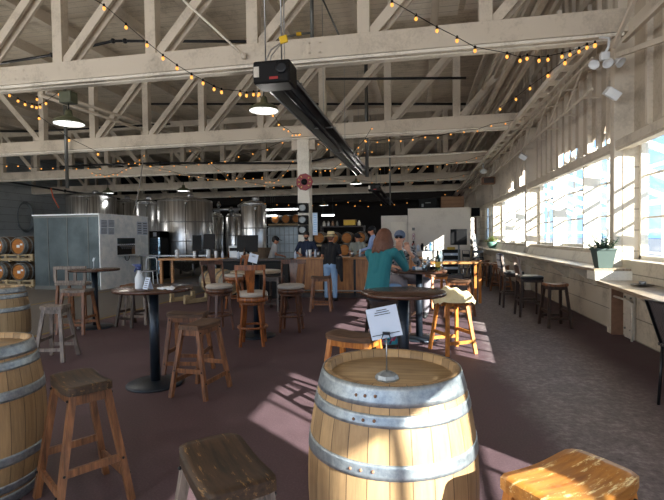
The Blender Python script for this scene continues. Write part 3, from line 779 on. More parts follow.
# ================================================================== TANKS
def tank(lab, px0, px1, pyt, Y, bottom=.5, mat='stainless', seam=True, dome=.18):
    a = ony(px0, pyt, Y); b_ = ony(px1, pyt, Y); r = (b_.x-a.x)/2*.97; zt = (a.z+b_.z)/2
    t = thing('brewing_tank', lab, 'tank', ((a.x+b_.x)/2, Y+r*.3, 0), 0, 'stainless brewery tanks')
    MB().lathe([(.08, bottom-.35), (r*.55, bottom-.1), (r-.02, bottom+.1), (r, bottom+.16), (r, zt), (r-.03, zt+.03)], 40).build('shell', mat, t)
    MB().lathe([(r-.02, zt+.01), (r*.75, zt+dome*.6), (r*.3, zt+dome), (0, zt+dome*1.05)], 32).build('lid', mat, t)
    for zz in ((zt-.02, zt-.9, zt-1.7) if seam else (zt-.02,)):
        if zz > bottom+.3: MB().ring([(r+.006, zz-.02), (r+.006, zz+.02), (r-.01, zz+.02), (r-.01, zz-.02)], 40).build('weld_band', 'steel_dull', t)
    MB().lathe([(.14, zt+dome-.04), (.14, zt+dome+.12), (.1, zt+dome+.16), (0, zt+dome+.16)], 16, (r*.2, 0, 0)).build('manway', 'steel_dull', t)
    for k in range(4):
        a_ = PI/4+k*PI/2; MB().tube([(r*.75*math.cos(a_), r*.75*math.sin(a_), bottom+.25), (r*.8*math.cos(a_), r*.8*math.sin(a_), 0)], .05, 8).build('leg', 'steel_dull', t)
    m1 = MB(); m1.tube([(r*.5, -r*.88, zt-.1), (r*.5, -r*.95, zt-.9), (r*.5, -r*.9, bottom+.3)], .02, 8); m1.box((r*.5, -r*.9, zt-.15), (.07, .07, .09)); m1.build('gauge_pipe', 'galv_pipe', t)
    return t
tank('wide steel tank rising behind the cold room at left', 66, 108, 197, 20)
tank('shorter steel tank behind the right half of the cold room', 110, 135, 202, 22.6)
tank('dark-shaded steel tank between cold room corner and the big tank', 136, 155, 203, 20, mat='steel_dull')
tank('biggest shining steel tank, right of the drinks fridge', 156, 207, 201, 18)
tank('slim steel tank just right of the biggest tank', 208, 222, 216, 20.6)
tank('slim steel tank, second right of the biggest tank', 225, 241, 216, 20)
tank('bright steel tank left of the caged tote', 240, 264.5, 205, 17, bottom=.8)
# small brewery pipework above the slim tanks
pw = thing('brewery_pipes', 'steel pipes with valves above the slim tanks', 'pipes', (0, 18.6, 0))
a = ony(208, 210, 18.6); b_ = ony(240, 209, 18.6)
m1 = MB(); m1.tube([(a.x, 0, a.z), ((a.x+b_.x)/2, 0, a.z), (b_.x, 0, b_.z)], .06, 10); m1.tube([(a.x+.5, 0, a.z), (a.x+.5, 0, a.z+.35)], .04, 8); m1.tube([(b_.x-.4, 0, b_.z+.1), (b_.x-.4, 0, b_.z-.3)], .06, 8); m1.build('pipe', 'steel_dull', pw)
m1 = MB(); m1.ball((a.x+.5, 0, a.z+.2), .1, 10); m1.ball((b_.x-.4, 0, b_.z-.05), .12, 10); m1.lathe([(.02, 0), (.35, .2), (.35, .28), (.1, .45), (0, .45)], 14, (b_.x+.1, .4, b_.z-.1)); m1.build('valve', 'galv_pipe', pw)

# caged liquid tote with barrels above
a = ony(265, 245, 18.5); b_ = ony(297, 226, 18.5)
tt = thing('caged_tote', 'pale blue liquid tote in a wire cage beside the centre column', 'tote', ((a.x+b_.x)/2, 19.2, 0)); tw = b_.x-a.x; th_ = b_.z
MB().box((0, 0, th_/2+.1), (tw-.08, 1.0, th_-.25), bev=.08).build('bladder', 'tote_plastic', tt)
m1 = MB()
for k in range(8): m1.tube([(-tw/2+tw*k/7, -.53, .15), (-tw/2+tw*k/7, -.53, th_)], .012, 6)
for k in range(6): m1.tube([(-tw/2, -.53, .2+(th_-.2)*k/5), (tw/2, -.53, .2+(th_-.2)*k/5)], .012, 6)
m1.build('cage', 'galvanised', tt)
MB().box((0, 0, .07), (tw, 1.05, .14)).build('pallet', 'rack_wood', tt)
# back barrels (round heads facing the room)
protoB = barrel('stacked_barrel', 'round oak barrel head leftmost on the high shelf beyond the caged tote', 'barrel', (0, 0, 0), 0, mat='barrel_staves_dark', head='rack_head', grp='barrels stacked behind the bar', R0=.235, R1=.262, n=28, hoopm='galv_pipe')
bb = [(275, 219, 24, 'round oak barrel head leftmost on the high shelf beyond the caged tote'), (285.5, 219, 24, 'middle round barrel head on the high shelf beyond the caged tote'), (296, 218.5, 24, 'brightest round barrel head on the high shelf, nearest the centre column'),
      (319, 238, 19, 'barrel head just right of the centre column banner'), (333, 238, 19, 'barrel head right of the straw hat on the back stack'), (346.5, 238, 19, 'barrel head in the middle of the back stack'), (360, 237.5, 19, 'large barrel head on the back stack above the grey-shirted worker'), (344, 250, 17.5, 'lower pale barrel head behind the bar, between hat and worker'), (330, 250, 17.5, 'lower barrel head hidden behind the straw-hatted customer')]
for i, (px, py, Y, lab) in enumerate(bb):
    p = ony(px, py, Y)
    o = protoB if i == 0 else dup(protoB, (0, 0, 0), 0, lab)
    o.location = (p.x, Y+.95, p.z); o.rotation_euler = (PI/2, 0, 0)
for nm, x0, x1, pz, Y in (('high timber shelf carrying three barrels beyond the tote', 271, 300, 225, 24), ('timber shelf under the back barrel stack', 316, 368, 244.5, 19), ('lower timber shelf under the two low back barrels', 326, 348, 256.5, 17.5)):
    a = ony(x0, pz, Y); b_ = ony(x1, pz, Y)
    t = thing('barrel_shelf', nm, 'shelf', ((a.x+b_.x)/2, Y+.5, 0))
    dz_ = .06 if Y == 24 else 0; MB().box((0, 0, a.z-.04+dz_), (b_.x-a.x+.3, 1.0, .08)).build('board', 'rack_wood', t)
    for s_ in (-1, 1): MB().box((s_*((b_.x-a.x)/2+.1), 0, (a.z-.08)/2), (.09, .9, max(.1, a.z-.08))).build('upright', 'stool_dark', t)
p = ony(349, 222.5, 21.2)
t = thing('shelf_box', 'yellow box standing high above the back barrels', 'box', (p.x, 21.5, p.z-.14)); MB().box((0, 0, .14), (.55, .4, .24), bev=.01).build('carton', 'yellow_box', t); MB().box((0, 0, .27), (.57, .42, .03)).build('lid', 'cardboard', t)
a = ony(330, 228.5, 19.2)
t = thing('storage_shelf', 'cluttered dark shelf of small goods above the back barrels', 'shelf', (p.x-.35, 21.6, 0)); 
MB().box((0, 0, p.z-.17), (2.1, .5, .05)).build('board', 'stool_dark', t)
for s_ in (-1, 1): MB().box((s_*1.02, 0, (p.z-.2)/2), (.06, .4, p.z-.2)).build('upright', 'stool_dark', t)
for k in range(9):
    if 4 <= k <= 6: continue
    m = ['label_white', 'steel_dull', 'cardboard', 'galv_pipe', 'pot_green', 'paper', 'jacket', 'glass_bottle', 'label_white'][k]
    m1 = MB().lathe([(0, 0), (.07, 0), (.075, .02), (.07, .15), (.04, .2), (.04, .24), (0, .24)], 10)
    o = m1.build('jar', m, None, (p.x-1.25+.21*k, 21.5, p.z-.143)); tag(o, ['white', 'steel', 'tan', 'dark grey', '', '', '', 'dark green', 'white'][k]+' jar on the high dark shelf, '+('left of' if k < 4 else 'right of')+' the yellow box'+(', innermost' if k == 3 else ''), 'jar', 'jars above the back barrels')

# ================================================================== STOOLS
def saddle(label, loc, rz, legm='stool_brown', seatm='stool_seat_brown', L=.44, Wd=.25, H=.73, sx=1.0, sy=1.0, grp='saddle-seat wooden stools', bolts=False):
    t = thing('saddle_stool', label, 'stool', loc, rz, grp)
    nx, ny = 14, 8; th = .042; vs = []
    def P(i, j, top):
        u = -1+2*i/nx; v = -1+2*j/ny
        k = 1-.06*abs(u)**6*abs(v)**2; x = u*L/2*(1-.05*abs(v)**6); y = v*Wd/2*(1-.10*abs(u)**6)
        z = H-.022+.022*abs(u)**1.8*(1-.1*abs(v)) if top else H-.022-th+.012*abs(u)**2
        if top and abs(v) > .99: z -= .005
        if top and abs(u) > .99: z -= .006
        return (x, y, z)
    top = [P(i, j, 1) for i in range(nx+1) for j in range(ny+1)]; bot = [P(i, j, 0) for i in range(nx+1) for j in range(ny+1)]
    m1 = MB(); q = ny+1
    fs = [(i*q+j, (i+1)*q+j, (i+1)*q+j+1, i*q+j+1) for i in range(nx) for j in range(ny)]
    o = len(top); per = [i*q for i in range(nx+1)]+[nx*q+j for j in range(1, ny+1)]+[i*q+ny for i in range(nx-1, -1, -1)]+[j for j in range(ny-1, 0, -1)]
    m1.add(top, fs, 0, True); m1.add(bot, [f[::-1] for f in fs]); m1.add(top+bot, [(per[k], per[(k+1) % len(per)], per[(k+1) % len(per)]+o, per[k]+o) for k in range(len(per))])
    m1.build('seat', seatm, t)
    tx, ty = L/2-.05, Wd/2-.035; fx, fy = (L/2+.005)*sx, (Wd/2+.075)*sy
    def leg(i, j, z): f = 1-z/(H-.05); return Vector((i*(tx+(fx-tx)*f), j*(ty+(fy-ty)*f), z))
    for i in (-1, 1):
        for j in (-1, 1): MB().beam(leg(i, j, 0), leg(i, j, H-.05), .036, .044, up=(i, 0, .2)).build('leg', legm, t)
    for j in (-1, 1): MB().beam(leg(-1, j, .16), leg(1, j, .16), .02, .042).build('stretcher', legm, t); MB().beam(leg(-1, j, H-.085), leg(1, j, H-.085), .02, .06).build('apron', legm, t)
    for i in (-1, 1): MB().beam(leg(i, -1, .27), leg(i, 1, .27), .02, .042).build('stretcher', legm, t); MB().beam(leg(i, -1, H-.085), leg(i, 1, H-.085), .02, .06).build('apron', legm, t)
    if bolts:
        first_ = None
        for i in (-1, 1):
            for j in (-1, 1):
                for z in (.16, .27, H-.085):
                    p = leg(i, j, z); q = p+(Vector((0, j*.024, 0)) if z != .27 else Vector((i*.024, 0, 0)))
                    if first_ is None: first_ = MB().ball((0, 0, 0), .0085, 6).build('bolt', 'black_metal', t, q)
                    else: o_ = first_.copy(); COL.objects.link(o_); o_.location = q
    return t
def fitrect(pts, z):   # centre and heading of a seat outline given by four picture corners
    P = [onz(x, y, z) for x, y in pts]; c = sum(P, Vector())/4
    d = (P[2]+P[1]-P[0]-P[3]) if True else None
    return c, P
c, P = fitrect([(178, 446), (236, 431), (278, 478), (208, 500)], .74)
d = (P[2]-P[1]); rz0 = math.atan2(d.y, d.x)
saddle('scuffed dark-seated saddle stool in the front, left of the sunlit barrel', (c.x, c.y, 0), rz0, 'stool_grey', 'stool_seat_dark', L=.46, Wd=.26, H=.75, bolts=True)
c, P = fitrect([(491, 478), (568, 446), (634, 478), (586, 505)], .74)
d = (P[1]-P[0]); rz0 = math.atan2(d.y, d.x)
saddle('golden worn saddle stool in the sun, right of the front barrel', (c.x+.0, c.y-.005, 0), rz0-.02, 'stool_orange', 'stool_seat_orange', L=.43, Wd=.27, H=.75, bolts=True)
c, P = fitrect([(51, 373), (83, 364), (114, 380), (70, 393)], .74)
d = (P[2]-P[1]); 
saddle('brown saddle stool with dark worn seat beside the nearest left barrel', (-2.02, 2.42, 0), -.6, 'stool_brown', 'stool_seat_dark', L=.43, Wd=.25, H=.75, bolts=True)
c = onz(200, 321, .73); saddle('brown saddle stool nearest to the front left round table', (c.x, c.y, 0), R(83), 'stool_brown', 'stool_seat_brown', H=.73, bolts=True)
c = onz(188, 311, .73); saddle('brown saddle stool half hidden behind its twin, right of the front left table', (c.x, c.y, 0), .12, 'stool_brown', 'stool_seat_brown', H=.73, bolts=True)
c = onz(57, 304, .73); saddle('weathered grey stool left of the tall dark column, nearest on the left', (c.x-.02, c.y, 0), .25, 'stool_grey', 'stool_grey', L=.3, Wd=.26, H=.73, sx=1.15)
c = onz(354, 332, .73); saddle('orange-brown saddle stool just behind the front barrel, left of the card', (c.x, c.y, 0), -.35, 'stool_orange', 'stool_seat_brown', L=.46, Wd=.28, H=.73)
c = onz(452, 297, .74); saddle('pale wooden stool under a cream jacket in the sun', (c.x, c.y, 0), .5, 'stool_orange', 'stool_orange', L=.38, Wd=.3, H=.75, sx=1.1)
c = onz(460, 279, .74); saddle('dark-legged wooden stool behind the stool with the jacket', (c.x, c.y, 0), -.3, 'stool_brown', 'stool_seat_brown', L=.46, Wd=.3, H=.75)
c = onz(555, 283, .74); saddle('small dark brown stool under the window ledge, nearest of the ledge seats', (c.x, c.y, 0), .1, 'stool_dark', 'stool_brown', L=.36, Wd=.3, H=.75)
c = onz(120, 286, .74); saddle('grey stool right of the tall dark table column, in front of cold room', (c.x+.1, c.y+.4, 0), .2, 'stool_grey', 'stool_brown', L=.4, Wd=.3, H=.75)
c = onz(106, 287, .74); saddle('dark stool close beside the far left table column', (c.x+.28, c.y+.35, 0), -.2, 'stool_dark', 'stool_brown', L=.36, Wd=.3, H=.75)
c = onz(76, 290, .74); saddle('brown stool behind the weathered grey stool at left', (c.x-.1, c.y+.15, 0), .1, 'stool_brown', 'stool_grey', L=.46, Wd=.3, H=.75)
c = onz(380, 298, .75)
wseat = saddle('dark stool the woman in teal sits on', (-.5, 6.1, 0), .25, 'stool_dark', 'stool_dark', L=.4, Wd=.36, H=.75)
saddle('dark stool under the seated companion in sunglasses', (-.3, 7.85, 0), -.3, 'stool_dark', 'stool_dark', L=.4, Wd=.34, H=.75, bolts=False)
for px, py, rz, lab, lm in ((321, 276, .1, 'brown stool directly in front of the straw-hatted customer', 'stool_brown'), (274, 276, -.2, 'dark stool at the black bar front, between the padded bar chairs', 'stool_dark'), (437, 274, .4, 'honey wooden stool behind the teal-sweater table, right of its column', 'stool_orange')):
    c = onz(px, py, .74); saddle(lab, (c.x, c.y, 0), rz, lm, 'stool_seat_brown' if lm != 'stool_dark' else 'stool_dark', L=.42, Wd=.3, H=.75, bolts=False)
for i, (px, py, lab) in enumerate(((499, 263, 'dark stool under the ledge, third seat beyond the plaid-draped chair'), (490, 262, 'brown stool under the window ledge, in the middle of the far row'), (483, 260, 'small brown stool near the far end of the window ledge'), (507, 265, 'dark stool half hidden behind the plaid-draped ledge chair'))):
    c = onz(px, py, .74); saddle(lab, (min(c.x, 2.2), c.y, 0), .15*i, 'stool_brown' if i % 2 else 'stool_dark', 'stool_brown', L=.36, Wd=.3, H=.75, grp='stools in a row under the window ledge', bolts=False)

# jacket on the stool
c = onz(452, 297, .75)
bm_ = MB(); nx = 18; vs = []; rnd = random.Random(3)
def hj(x, y): return .035+.09*math.exp(-((x+.01)**2*30+(y-.02)**2*40))+.028*math.sin(17*x+3*y)*math.cos(14*y+2)+.015*math.sin(37*x-21*y)
g_ = []
for layer in (0, 1):
    for i in range(nx+1):
        for j in range(nx+1):
            a = -1+2*i/nx; b2 = -1+2*j/nx; x = a*.27*(1-.15*b2*b2); y = b2*.2*(1-.1*a*a)
            z = hj(x, y) if layer == 0 else 0.004
            if abs(x) > .19: z = (z if layer == 0 else .004)-(abs(x)-.19)*1.1; 
            if abs(y) > .15: z -= (abs(y)-.15)*1.2
            g_.append((x*1.02 if layer == 0 else x, y, z+(.012 if layer == 0 and (abs(a) == 1 or abs(b2) == 1) else 0)))
q = nx+1; fs = [(i*q+j, (i+1)*q+j, (i+1)*q+j+1, i*q+j+1) for i in range(nx) for j in range(nx)]
per = [i*q for i in range(q)]+[nx*q+j for j in range(1, q)]+[i*q+nx for i in range(nx-1, -1, -1)]+[j for j in range(nx-1, 0, -1)]
bm_.add(g_[:q*q], fs, 0, True); bm_.add(g_[q*q:], [f[::-1] for f in fs], 0, True); bm_.add(g_, [(per[k], per[(k+1) % len(per)], per[(k+1) % len(per)]+q*q, per[k]+q*q) for k in range(len(per))])
jk = thing('jacket', 'cream sunlit jacket heaped on the pale stool', 'jacket', (c.x+.02, c.y, .752), .2)
bm_.build('cloth', 'jacket', jk); MB().ball((-.2, -.05, .04), .035, 10, sq=(1.3, .8, .6)).build('blue_lining', 'jacket_blue', jk)

# swivel bar chairs with splat backs
def swivel(label, loc, rz, m_='chair_wood_dark', H=.79):
    t = thing('swivel_bar_chair', label, 'bar chair', loc, rz, 'padded bar chairs with splat backs')
    MB().lathe([(0, H-.075), (.2, H-.075), (.225, H-.06), (.228, H-.03), (.21, H-.005), (.15, H+.005), (0, H+.008)], 32).build('seat', 'seat_fabric', t)
    MB().lathe([(.21, H-.15), (.225, H-.145), (.225, H-.075), (.2, H-.07), (.0, H-.07)], 32).build('seat_ring', m_, t)
    MB().lathe([(.0, H-.19), (.19, H-.19), (.19, H-.15), (0, H-.15)], 24).build('swivel_plate', m_, t)
    for k in range(4):
        a = PI/4+k*PI/2; MB().beam((.235*math.cos(a), .235*math.sin(a), 0), (.165*math.cos(a), .165*math.sin(a), H-.17), .032, .034, up=(math.cos(a), math.sin(a), 0), w1=.045, h1=.045).build('leg', m_, t)
    MB().ring([(.195, .255), (.225, .255), (.225, .285), (.195, .285)], 32).build('foot_ring', m_, t)
    # back, at -y
    Z0, Z1 = H-.09, H+.36
    for s in (-1, 1):
        MB().tube([(s*.175, -.13, Z0), (s*.195, -.185, Z0+.2), (s*.2, -.225, Z1-.02)], .019, 8, r1=.017).build('back_post', m_, t)
    rl = MB(); n = 8
    for i in range(n):
        a0 = -1+2*i/n; a1 = -1+2*(i+1)/n; f = lambda a: Vector((a*.215, -.235-.035*(1-a*a), Z1))
        rl.beam(f(a0), f(a1)+(f(a1)-f(a0))*.04, .026, .075+.0*i)
    rl.build('top_rail', m_, t)
    sp_ = MB(); prof = [(Z0, .055, -.175), (Z0+.12, .048, -.2), (Z0+.27, .062, -.235), (Z1-.02, .078, -.262)]
    for (z0, w0, y0), (z1, w1, y1) in zip(prof, prof[1:]): sp_.beam((0, y0, z0), (0, y1, z1), w0*2, .014, up=(0, 1, 0), w1=w1*2, h1=.014)
    sp_.build('splat', m_, t)
    return t
p = onz(251, 291, .79); swivel('reddish wooden bar chair seen from behind, with pale round seat', (p.x+.02, p.y, 0), R(14), 'chair_wood')
p = onz(291, 284, .79); swivel('dark wooden bar chair right of the reddish one, its padded seat facing the camera', (p.x, p.y, 0), R(185))
p = onz(219, 284, .79); swivel('dark wooden bar chair left of the reddish one, its back turned to the left', (p.x, p.y, 0), R(-125))
p = onz(233, 274, .79); swivel('farther dark bar chair, its slanting back just left of the reddish chair', (p.x, p.y+.1, 0), R(130), 'chair_wood')

# dark bar chairs with upright backs at the ledge
def highchair(label, loc, rz, throw=False):
    t = thing('ledge_bar_chair', label, 'bar chair', loc, rz, 'dark bar chairs at the window ledge')
    MB().box((0, 0, .75), (.44, .42, .07), bev=.025).build('seat', 'black_leather', t)
    MB().box((0, 0, .69), (.42, .4, .05)).build('seat_frame', 'stool_dark', t)
    for i in (-1, 1):
        MB().beam((i*.2, .185, 0), (i*.19, .18, .7), .036, .036).build('leg', 'stool_dark', t)
        MB().beam((i*.2, -.22, 0), (i*.19, -.18, .72), .036, .04).build('leg', 'stool_dark', t)
        MB().beam((i*.19, -.18, .7), (i*.185, -.25, 1.14), .04, .04).build('back_post', 'stool_grey', t)
        MB().beam((i*.195, -.2, .3), (i*.195, .18, .3), .02, .035).build('stretcher', 'stool_dark', t)
    for y, z in ((.18, .22), (-.2, .3)): MB().beam((-.19, y, z), (.19, y, z), .02, .035).build('stretcher', 'stool_dark', t)
    MB().box((0, -.235, 1.09), (.38, .025, .12), rot=(R(9), 0, 0)).build('top_rail', 'stool_grey', t)
    MB().box((0, -.212, .9), (.36, .02, .16), rot=(R(9), 0, 0)).build('back_panel', 'black_leather', t)
    return t
p = onz(536, 276, .78); hcn = highchair('dark bar chair with black cushion at the ledge, nearest of its kind', (p.x-.1, p.y+.1, 0), R(-88))
p2 = onz(517, 272, .78); h2 = highchair('dark ledge bar chair with a plaid throw over its back', (p2.x-.05, p2.y+.3, 0), R(-88))
th_ = MB(); 
for s_, yo in ((-1, -.275), (1, -.2)):
    th_.box((0, yo, .99), (.34, .014, .3), rot=(R(9), 0, 0), bev=.005)
th_.box((0, -.262, 1.155), (.34, .09, .014), bev=.005)
o = th_.build('plaid_throw', 'plaid', None, h2.location, R(-88)); tag(o, 'white and blue plaid throw hanging on a ledge chair back', 'throw')
# low chairs farther down the ledge (thin metal)
for i, (px, py) in enumerate(((472, 262), (478, 257))):
    p = onz(px, py, .74); t = thing('metal_bar_chair', ['thin dark metal chair beside the far screen', 'thin dark metal chair by the far end of the ledge'][i], 'chair', (p.x, p.y, 0), R(-60+50*i), 'thin metal chairs at the far end')
    MB().box((0, 0, .72), (.4, .4, .04), bev=.01).build('seat', 'black_metal', t)
    for a in (-1, 1):
        for b_ in (-1, 1): MB().tube([(a*.2, b_*.2, 0), (a*.18, b_*.18, .7)], .013, 6).build('leg', 'black_metal', t)
    m1 = MB(); m1.tube([(-.18, -.19, .7), (-.18, -.23, 1.1), (.18, -.23, 1.1), (.18, -.19, .7)], .013, 6); m1.box((0, -.225, .95), (.34, .012, .1)); m1.build('backrest', 'black_metal', t)
    m1 = MB(); m1.tube([(-.19, -.19, .25), (.19, -.19, .25), (.19, .19, .25), (-.19, .19, .25), (-.19, -.19, .25)], .01, 6); m1.build('foot_rail', 'black_metal', t)
# woven chair at the right edge
t = thing('woven_bar_chair', 'dark chair with woven back, cut by the right edge', 'chair', (2.36, 4.5, -.06), R(-80))
m1 = MB(); vs = []; n = 10
for k in range(2):
    for i in range(n+1):
        for j in range(n+1):
            u = -1+2*i/n; v = j/n; vs.append((u*(.17+.07*v), -.2-.1*v+.03*u*u+(.012 if k else 0), .6+.42*v+.0*u))
q = n+1; fs = [(i*q+j, (i+1)*q+j, (i+1)*q+j+1, i*q+j+1) for i in range(n) for j in range(n)]
m1.add(vs[:q*q], fs, 0, True); m1.add(vs[q*q:], [f[::-1] for f in fs], 0, True); m1.build('backrest', 'woven', t)
MB().tube([(-.17, -.18, .6), (-.245, -.28, 1.02), (0, -.31, 1.025), (.245, -.28, 1.02), (.17, -.18, .6)], .014, 8).build('back_frame', 'black_metal', t)
MB().box((0, 0, .62), (.42, .4, .03), bev=.01).build('seat', 'woven', t)
for a in (-1, 1):
    for b_ in (-1, 1): MB().tube([(a*.19, b_*.2, 0), (a*.18, b_*.17, .61)], .014, 8).build('leg', 'black_metal', t)

# ================================================================== TABLES
def btable(label, loc, r=.41, H=1.05, br=.3, topm='table_top', colr=.052):
    t = thing('round_bar_table', label, 'table', loc, 0, 'round bar tables on single columns')
    MB().lathe([(0, H-.035), (r-.008, H-.035), (r, H-.028), (r, H-.006), (r-.006, H), (0, H)], 48).build('tabletop', topm, t)
    MB().lathe([(colr, .03), (colr, H-.04)], 24).build('column', 'steel_column', t)
    MB().lathe([(0, 0), (br, 0), (br, .015), (br*.9, .03), (.08, .045), (0, .045)], 40).build('base', 'steel_column', t)
    MB().box((0, 0, H-.045), (.3, .3, .02)).build('mounting_plate', 'black_metal', t)
    return t
T1 = btable('round dark wooden bar table at front left, with the spray bottle', (-2.83, 4.5, 0))
T2 = btable('far left round bar table beside the grey slat-backed chair', (-5.75, 7.3, 0), r=.42)
T3 = btable('round bar table behind the reddish bar chair', (-2.58, 6.98, 0), r=.4, topm='ledge_wood')
T4 = btable('nearest centre round bar table, empty, behind the card on the barrel', (-.16, 4.4, 0), r=.4)
T5 = btable('round bar table where the woman in teal rests her elbow', (-.02, 7.15, 0), r=.42)
p = onz(460, 262.5, .95)
t = thing('long_table', 'light wooden table in the back, left of the far black screen', 'table', (p.x-.15, p.y+.3, 0), .1)
MB().box((0, 0, .93), (1.3, .6, .04), bev=.01).build('tabletop', 'counter_wood', t)
for a in (-1, 1):
    for b_ in (-1, 1): MB().box((a*.58, b_*.24, .455), (.06, .06, .91)).build('leg', 'stool_orange', t)
m1 = MB(); m1.box((0, 0, .2), (1.1, .05, .05)); m1.build('stretcher', 'stool_orange', t)
# grey slat-backed chair at the far left table
t = thing('slat_back_chair', 'grey slat-backed bar chair standing at the far left table', 'chair', (-6.5, 7.75, 0), .12)
MB().box((0, 0, .74), (.6, .42, .045), bev=.01).build('seat', 'stool_grey', t)
m1 = MB(); m1.box((0, -.19, 1.05), (.64, .04, .06), bev=.006); m1.box((0, -.19, .79), (.6, .03, .04)); m1.build('back_rail', 'stool_grey', t)
for a in (-.29, -.06, .1, .29): MB().box((a, -.19, .92), (.055, .03, .24)).build('back_slat', 'stool_grey', t)
for a in (-1, 1):
    for b_ in (-1, 1): MB().beam((a*.29, b_*.2, 0), (a*.26, b_*.17, .72), .045, .045).build('leg', 'stool_brown', t)

# things on tables
def lathe_thing(name, lab, cat, loc, prof, mat, n=16, grp=None, caps=None):
    t = thing(name, lab, cat, loc, 0, grp); MB().lathe(prof, n).build('body', mat, t)
    for nm, pr, mt in (caps or []): MB().lathe(pr, n).build(nm, mt, t)
    return t
sb = lathe_thing('spray_bottle', 'white spray bottle with dark blue trigger head on the front left table', 'bottle', (-2.93, 4.4, 1.05), [(0, 0), (.04, 0), (.044, .01), (.044, .1), (.036, .13), (.018, .17), (.016, .2), (0, .2)], 'plastic_white', 20)
m1 = MB(); m1.lathe([(.02, .195), (.02, .225), (.014, .23), (0, .23)], 12); m1.box((-.012, 0, .245), (.075, .024, .03), bev=.006); m1.box((-.058, 0, .25), (.025, .018, .018)); m1.box((-.038, 0, .205), (.012, .014, .06), (0, .5, 0)); m1.build('trigger_head', 'plastic_blue', sb)
ch = thing('card_holder', 'small white leaning menu card on the front left table', 'card', (-2.78, 4.3, 1.05), R(-25))
m1 = MB(); m1.box((0, 0, .065), (.085, .003, .125), (R(-18), 0, 0)); m1.box((0, .03, .06), (.085, .003, .12), (R(18), 0, 0)); m1.build('card', 'paper', ch)
m1 = MB()
for k in range(5): m1.box((0, -.004-.0062*(2-k)*-1, .065+.02*(2-k)), (.05, .002, .006), (R(-18), 0, 0))
m1.build('print_marks', 'ink', ch)
nk = thing('napkin', 'crumpled white napkin on the front left table beside the card', 'napkin', (-2.6, 4.32, 1.05))
m1 = MB(); 
for k in range(5): m1.box((-.03+.03*k, .01*(k % 2), .012+.004*(k % 3)), (.07, .05, .012), (R(7*k), R(10-6*k), .4*k), bev=.004)
m1.build('paper_fold', 'paper_white', nk)
t = thing('sign_stand', 'white tilted card on a thin stand at the table behind the reddish bar chair', 'sign holder', (-2.6, 6.9, 1.05))
MB().lathe([(0, 0), (.045, 0), (.03, .02), (0, .02)], 12).build('base', 'galvanised', t); MB().tube([(0, 0, .02), (0, 0, .14)], .004, 6).build('rod', 'steel_dull', t)
cd = MB().box((0, 0, 0), (.15, .003, .14)).build('card', 'paper', t, (.01, 0, .2)); cd.rotation_euler = (0, R(14), 0)
for z in (.04, .025): MB().box((0, -.003, z), (.06, .002, .006)).build('print_line', 'ink', cd)
t = thing('table_lamp_tap', 'slim pale goosenecked holder standing on far left table', 'holder', (-5.72, 7.25, 1.05))
MB().lathe([(0, 0), (.03, 0), (.03, .012), (0, .012)], 12).build('base', 'steel_dull', t)
MB().tube([(0, 0, .01), (0, 0, .12), (.0, 0, .17), (.03, 0, .2)], .006, 8).build('stem', 'plastic_white', t); MB().box((.0, 0, .17), (.035, .02, .07), (0, R(20), 0), bev=.01).build('paper_clip', 'plastic_white', t)
# on the teal woman's table
tb = Vector((-.02, 7.15, 1.05))
lathe_thing('wine_bottle', 'dark bottle with yellow label on the seated women\'s table', 'bottle', tb+Vector((.28, -.05, 0)), [(0, 0), (.038, 0), (.04, .01), (.04, .17), (.015, .23), (.014, .3), (0, .3)], 'glass_bottle', 16, None, [('label', [(.0405, .05), (.0408, .05), (.0408, .13), (.0405, .13)], 'yellow_box'), ('foil', [(.016, .25), (.016, .302), (0, .302)], 'black_plastic')])
lathe_thing('water_glass', 'clear bluish tumbler on the seated women\'s table', 'glass', tb+Vector((.08, -.18, 0)), [(0, 0), (.032, 0), (.042, .13), (.039, .13), (.03, .012), (0, .012)], 'tumbler', 16)
lathe_thing('tall_glass', 'tall clear bottle-like glass beside the yellow-labelled bottle', 'glass', tb+Vector((.33, .08, 0)), [(0, 0), (.036, 0), (.038, .2), (.02, .26), (.02, .3), (0, .3)], 'tumbler', 16)
lathe_thing('spirit_bottle', 'pale metal shaker behind the tumbler on the seated women\'s table', 'shaker', tb+Vector((.14, .16, 0)), [(0, 0), (.03, 0), (.035, .12), (.02, .16), (.015, .2), (0, .2)], 'steel_dull', 14)
for k, (dx, dy, mt, lab) in enumerate(((.2, .2, 'black_plastic', 'black'), (.0, .05, 'paper_white', 'white'), (-.05, .25, 'jacket_blue', 'blue'))):
    o = MB().box((0, 0, .02), (.1, .07, .04), (0, 0, .4*k), bev=.01).build('small_pouch', mt, None, tb+Vector((dx, dy, 0))); tag(o, lab+' small pouch lying on the seated women\'s table', 'pouch')
bg = thing('shoulder_bag', 'colourful printed bag on the floor behind the card on the barrel', 'bag', (-.36, 5.3, 0), .2)
bp_ = onz(388, 353, 0)
bg.location = (bp_.x, bp_.y, 0)
MB().lathe([(0, 0), (.13, .01), (.16, .1), (.14, .24), (.1, .3), (.0, .3)], 16, sq=(1, .6)).build('pouch', 'bag_print', bg); MB().tube([(-.1, 0, .28), (-.07, 0, .36), (.07, 0, .36), (.1, 0, .28)], .01, 8).build('strap', 'jacket_blue', bg)

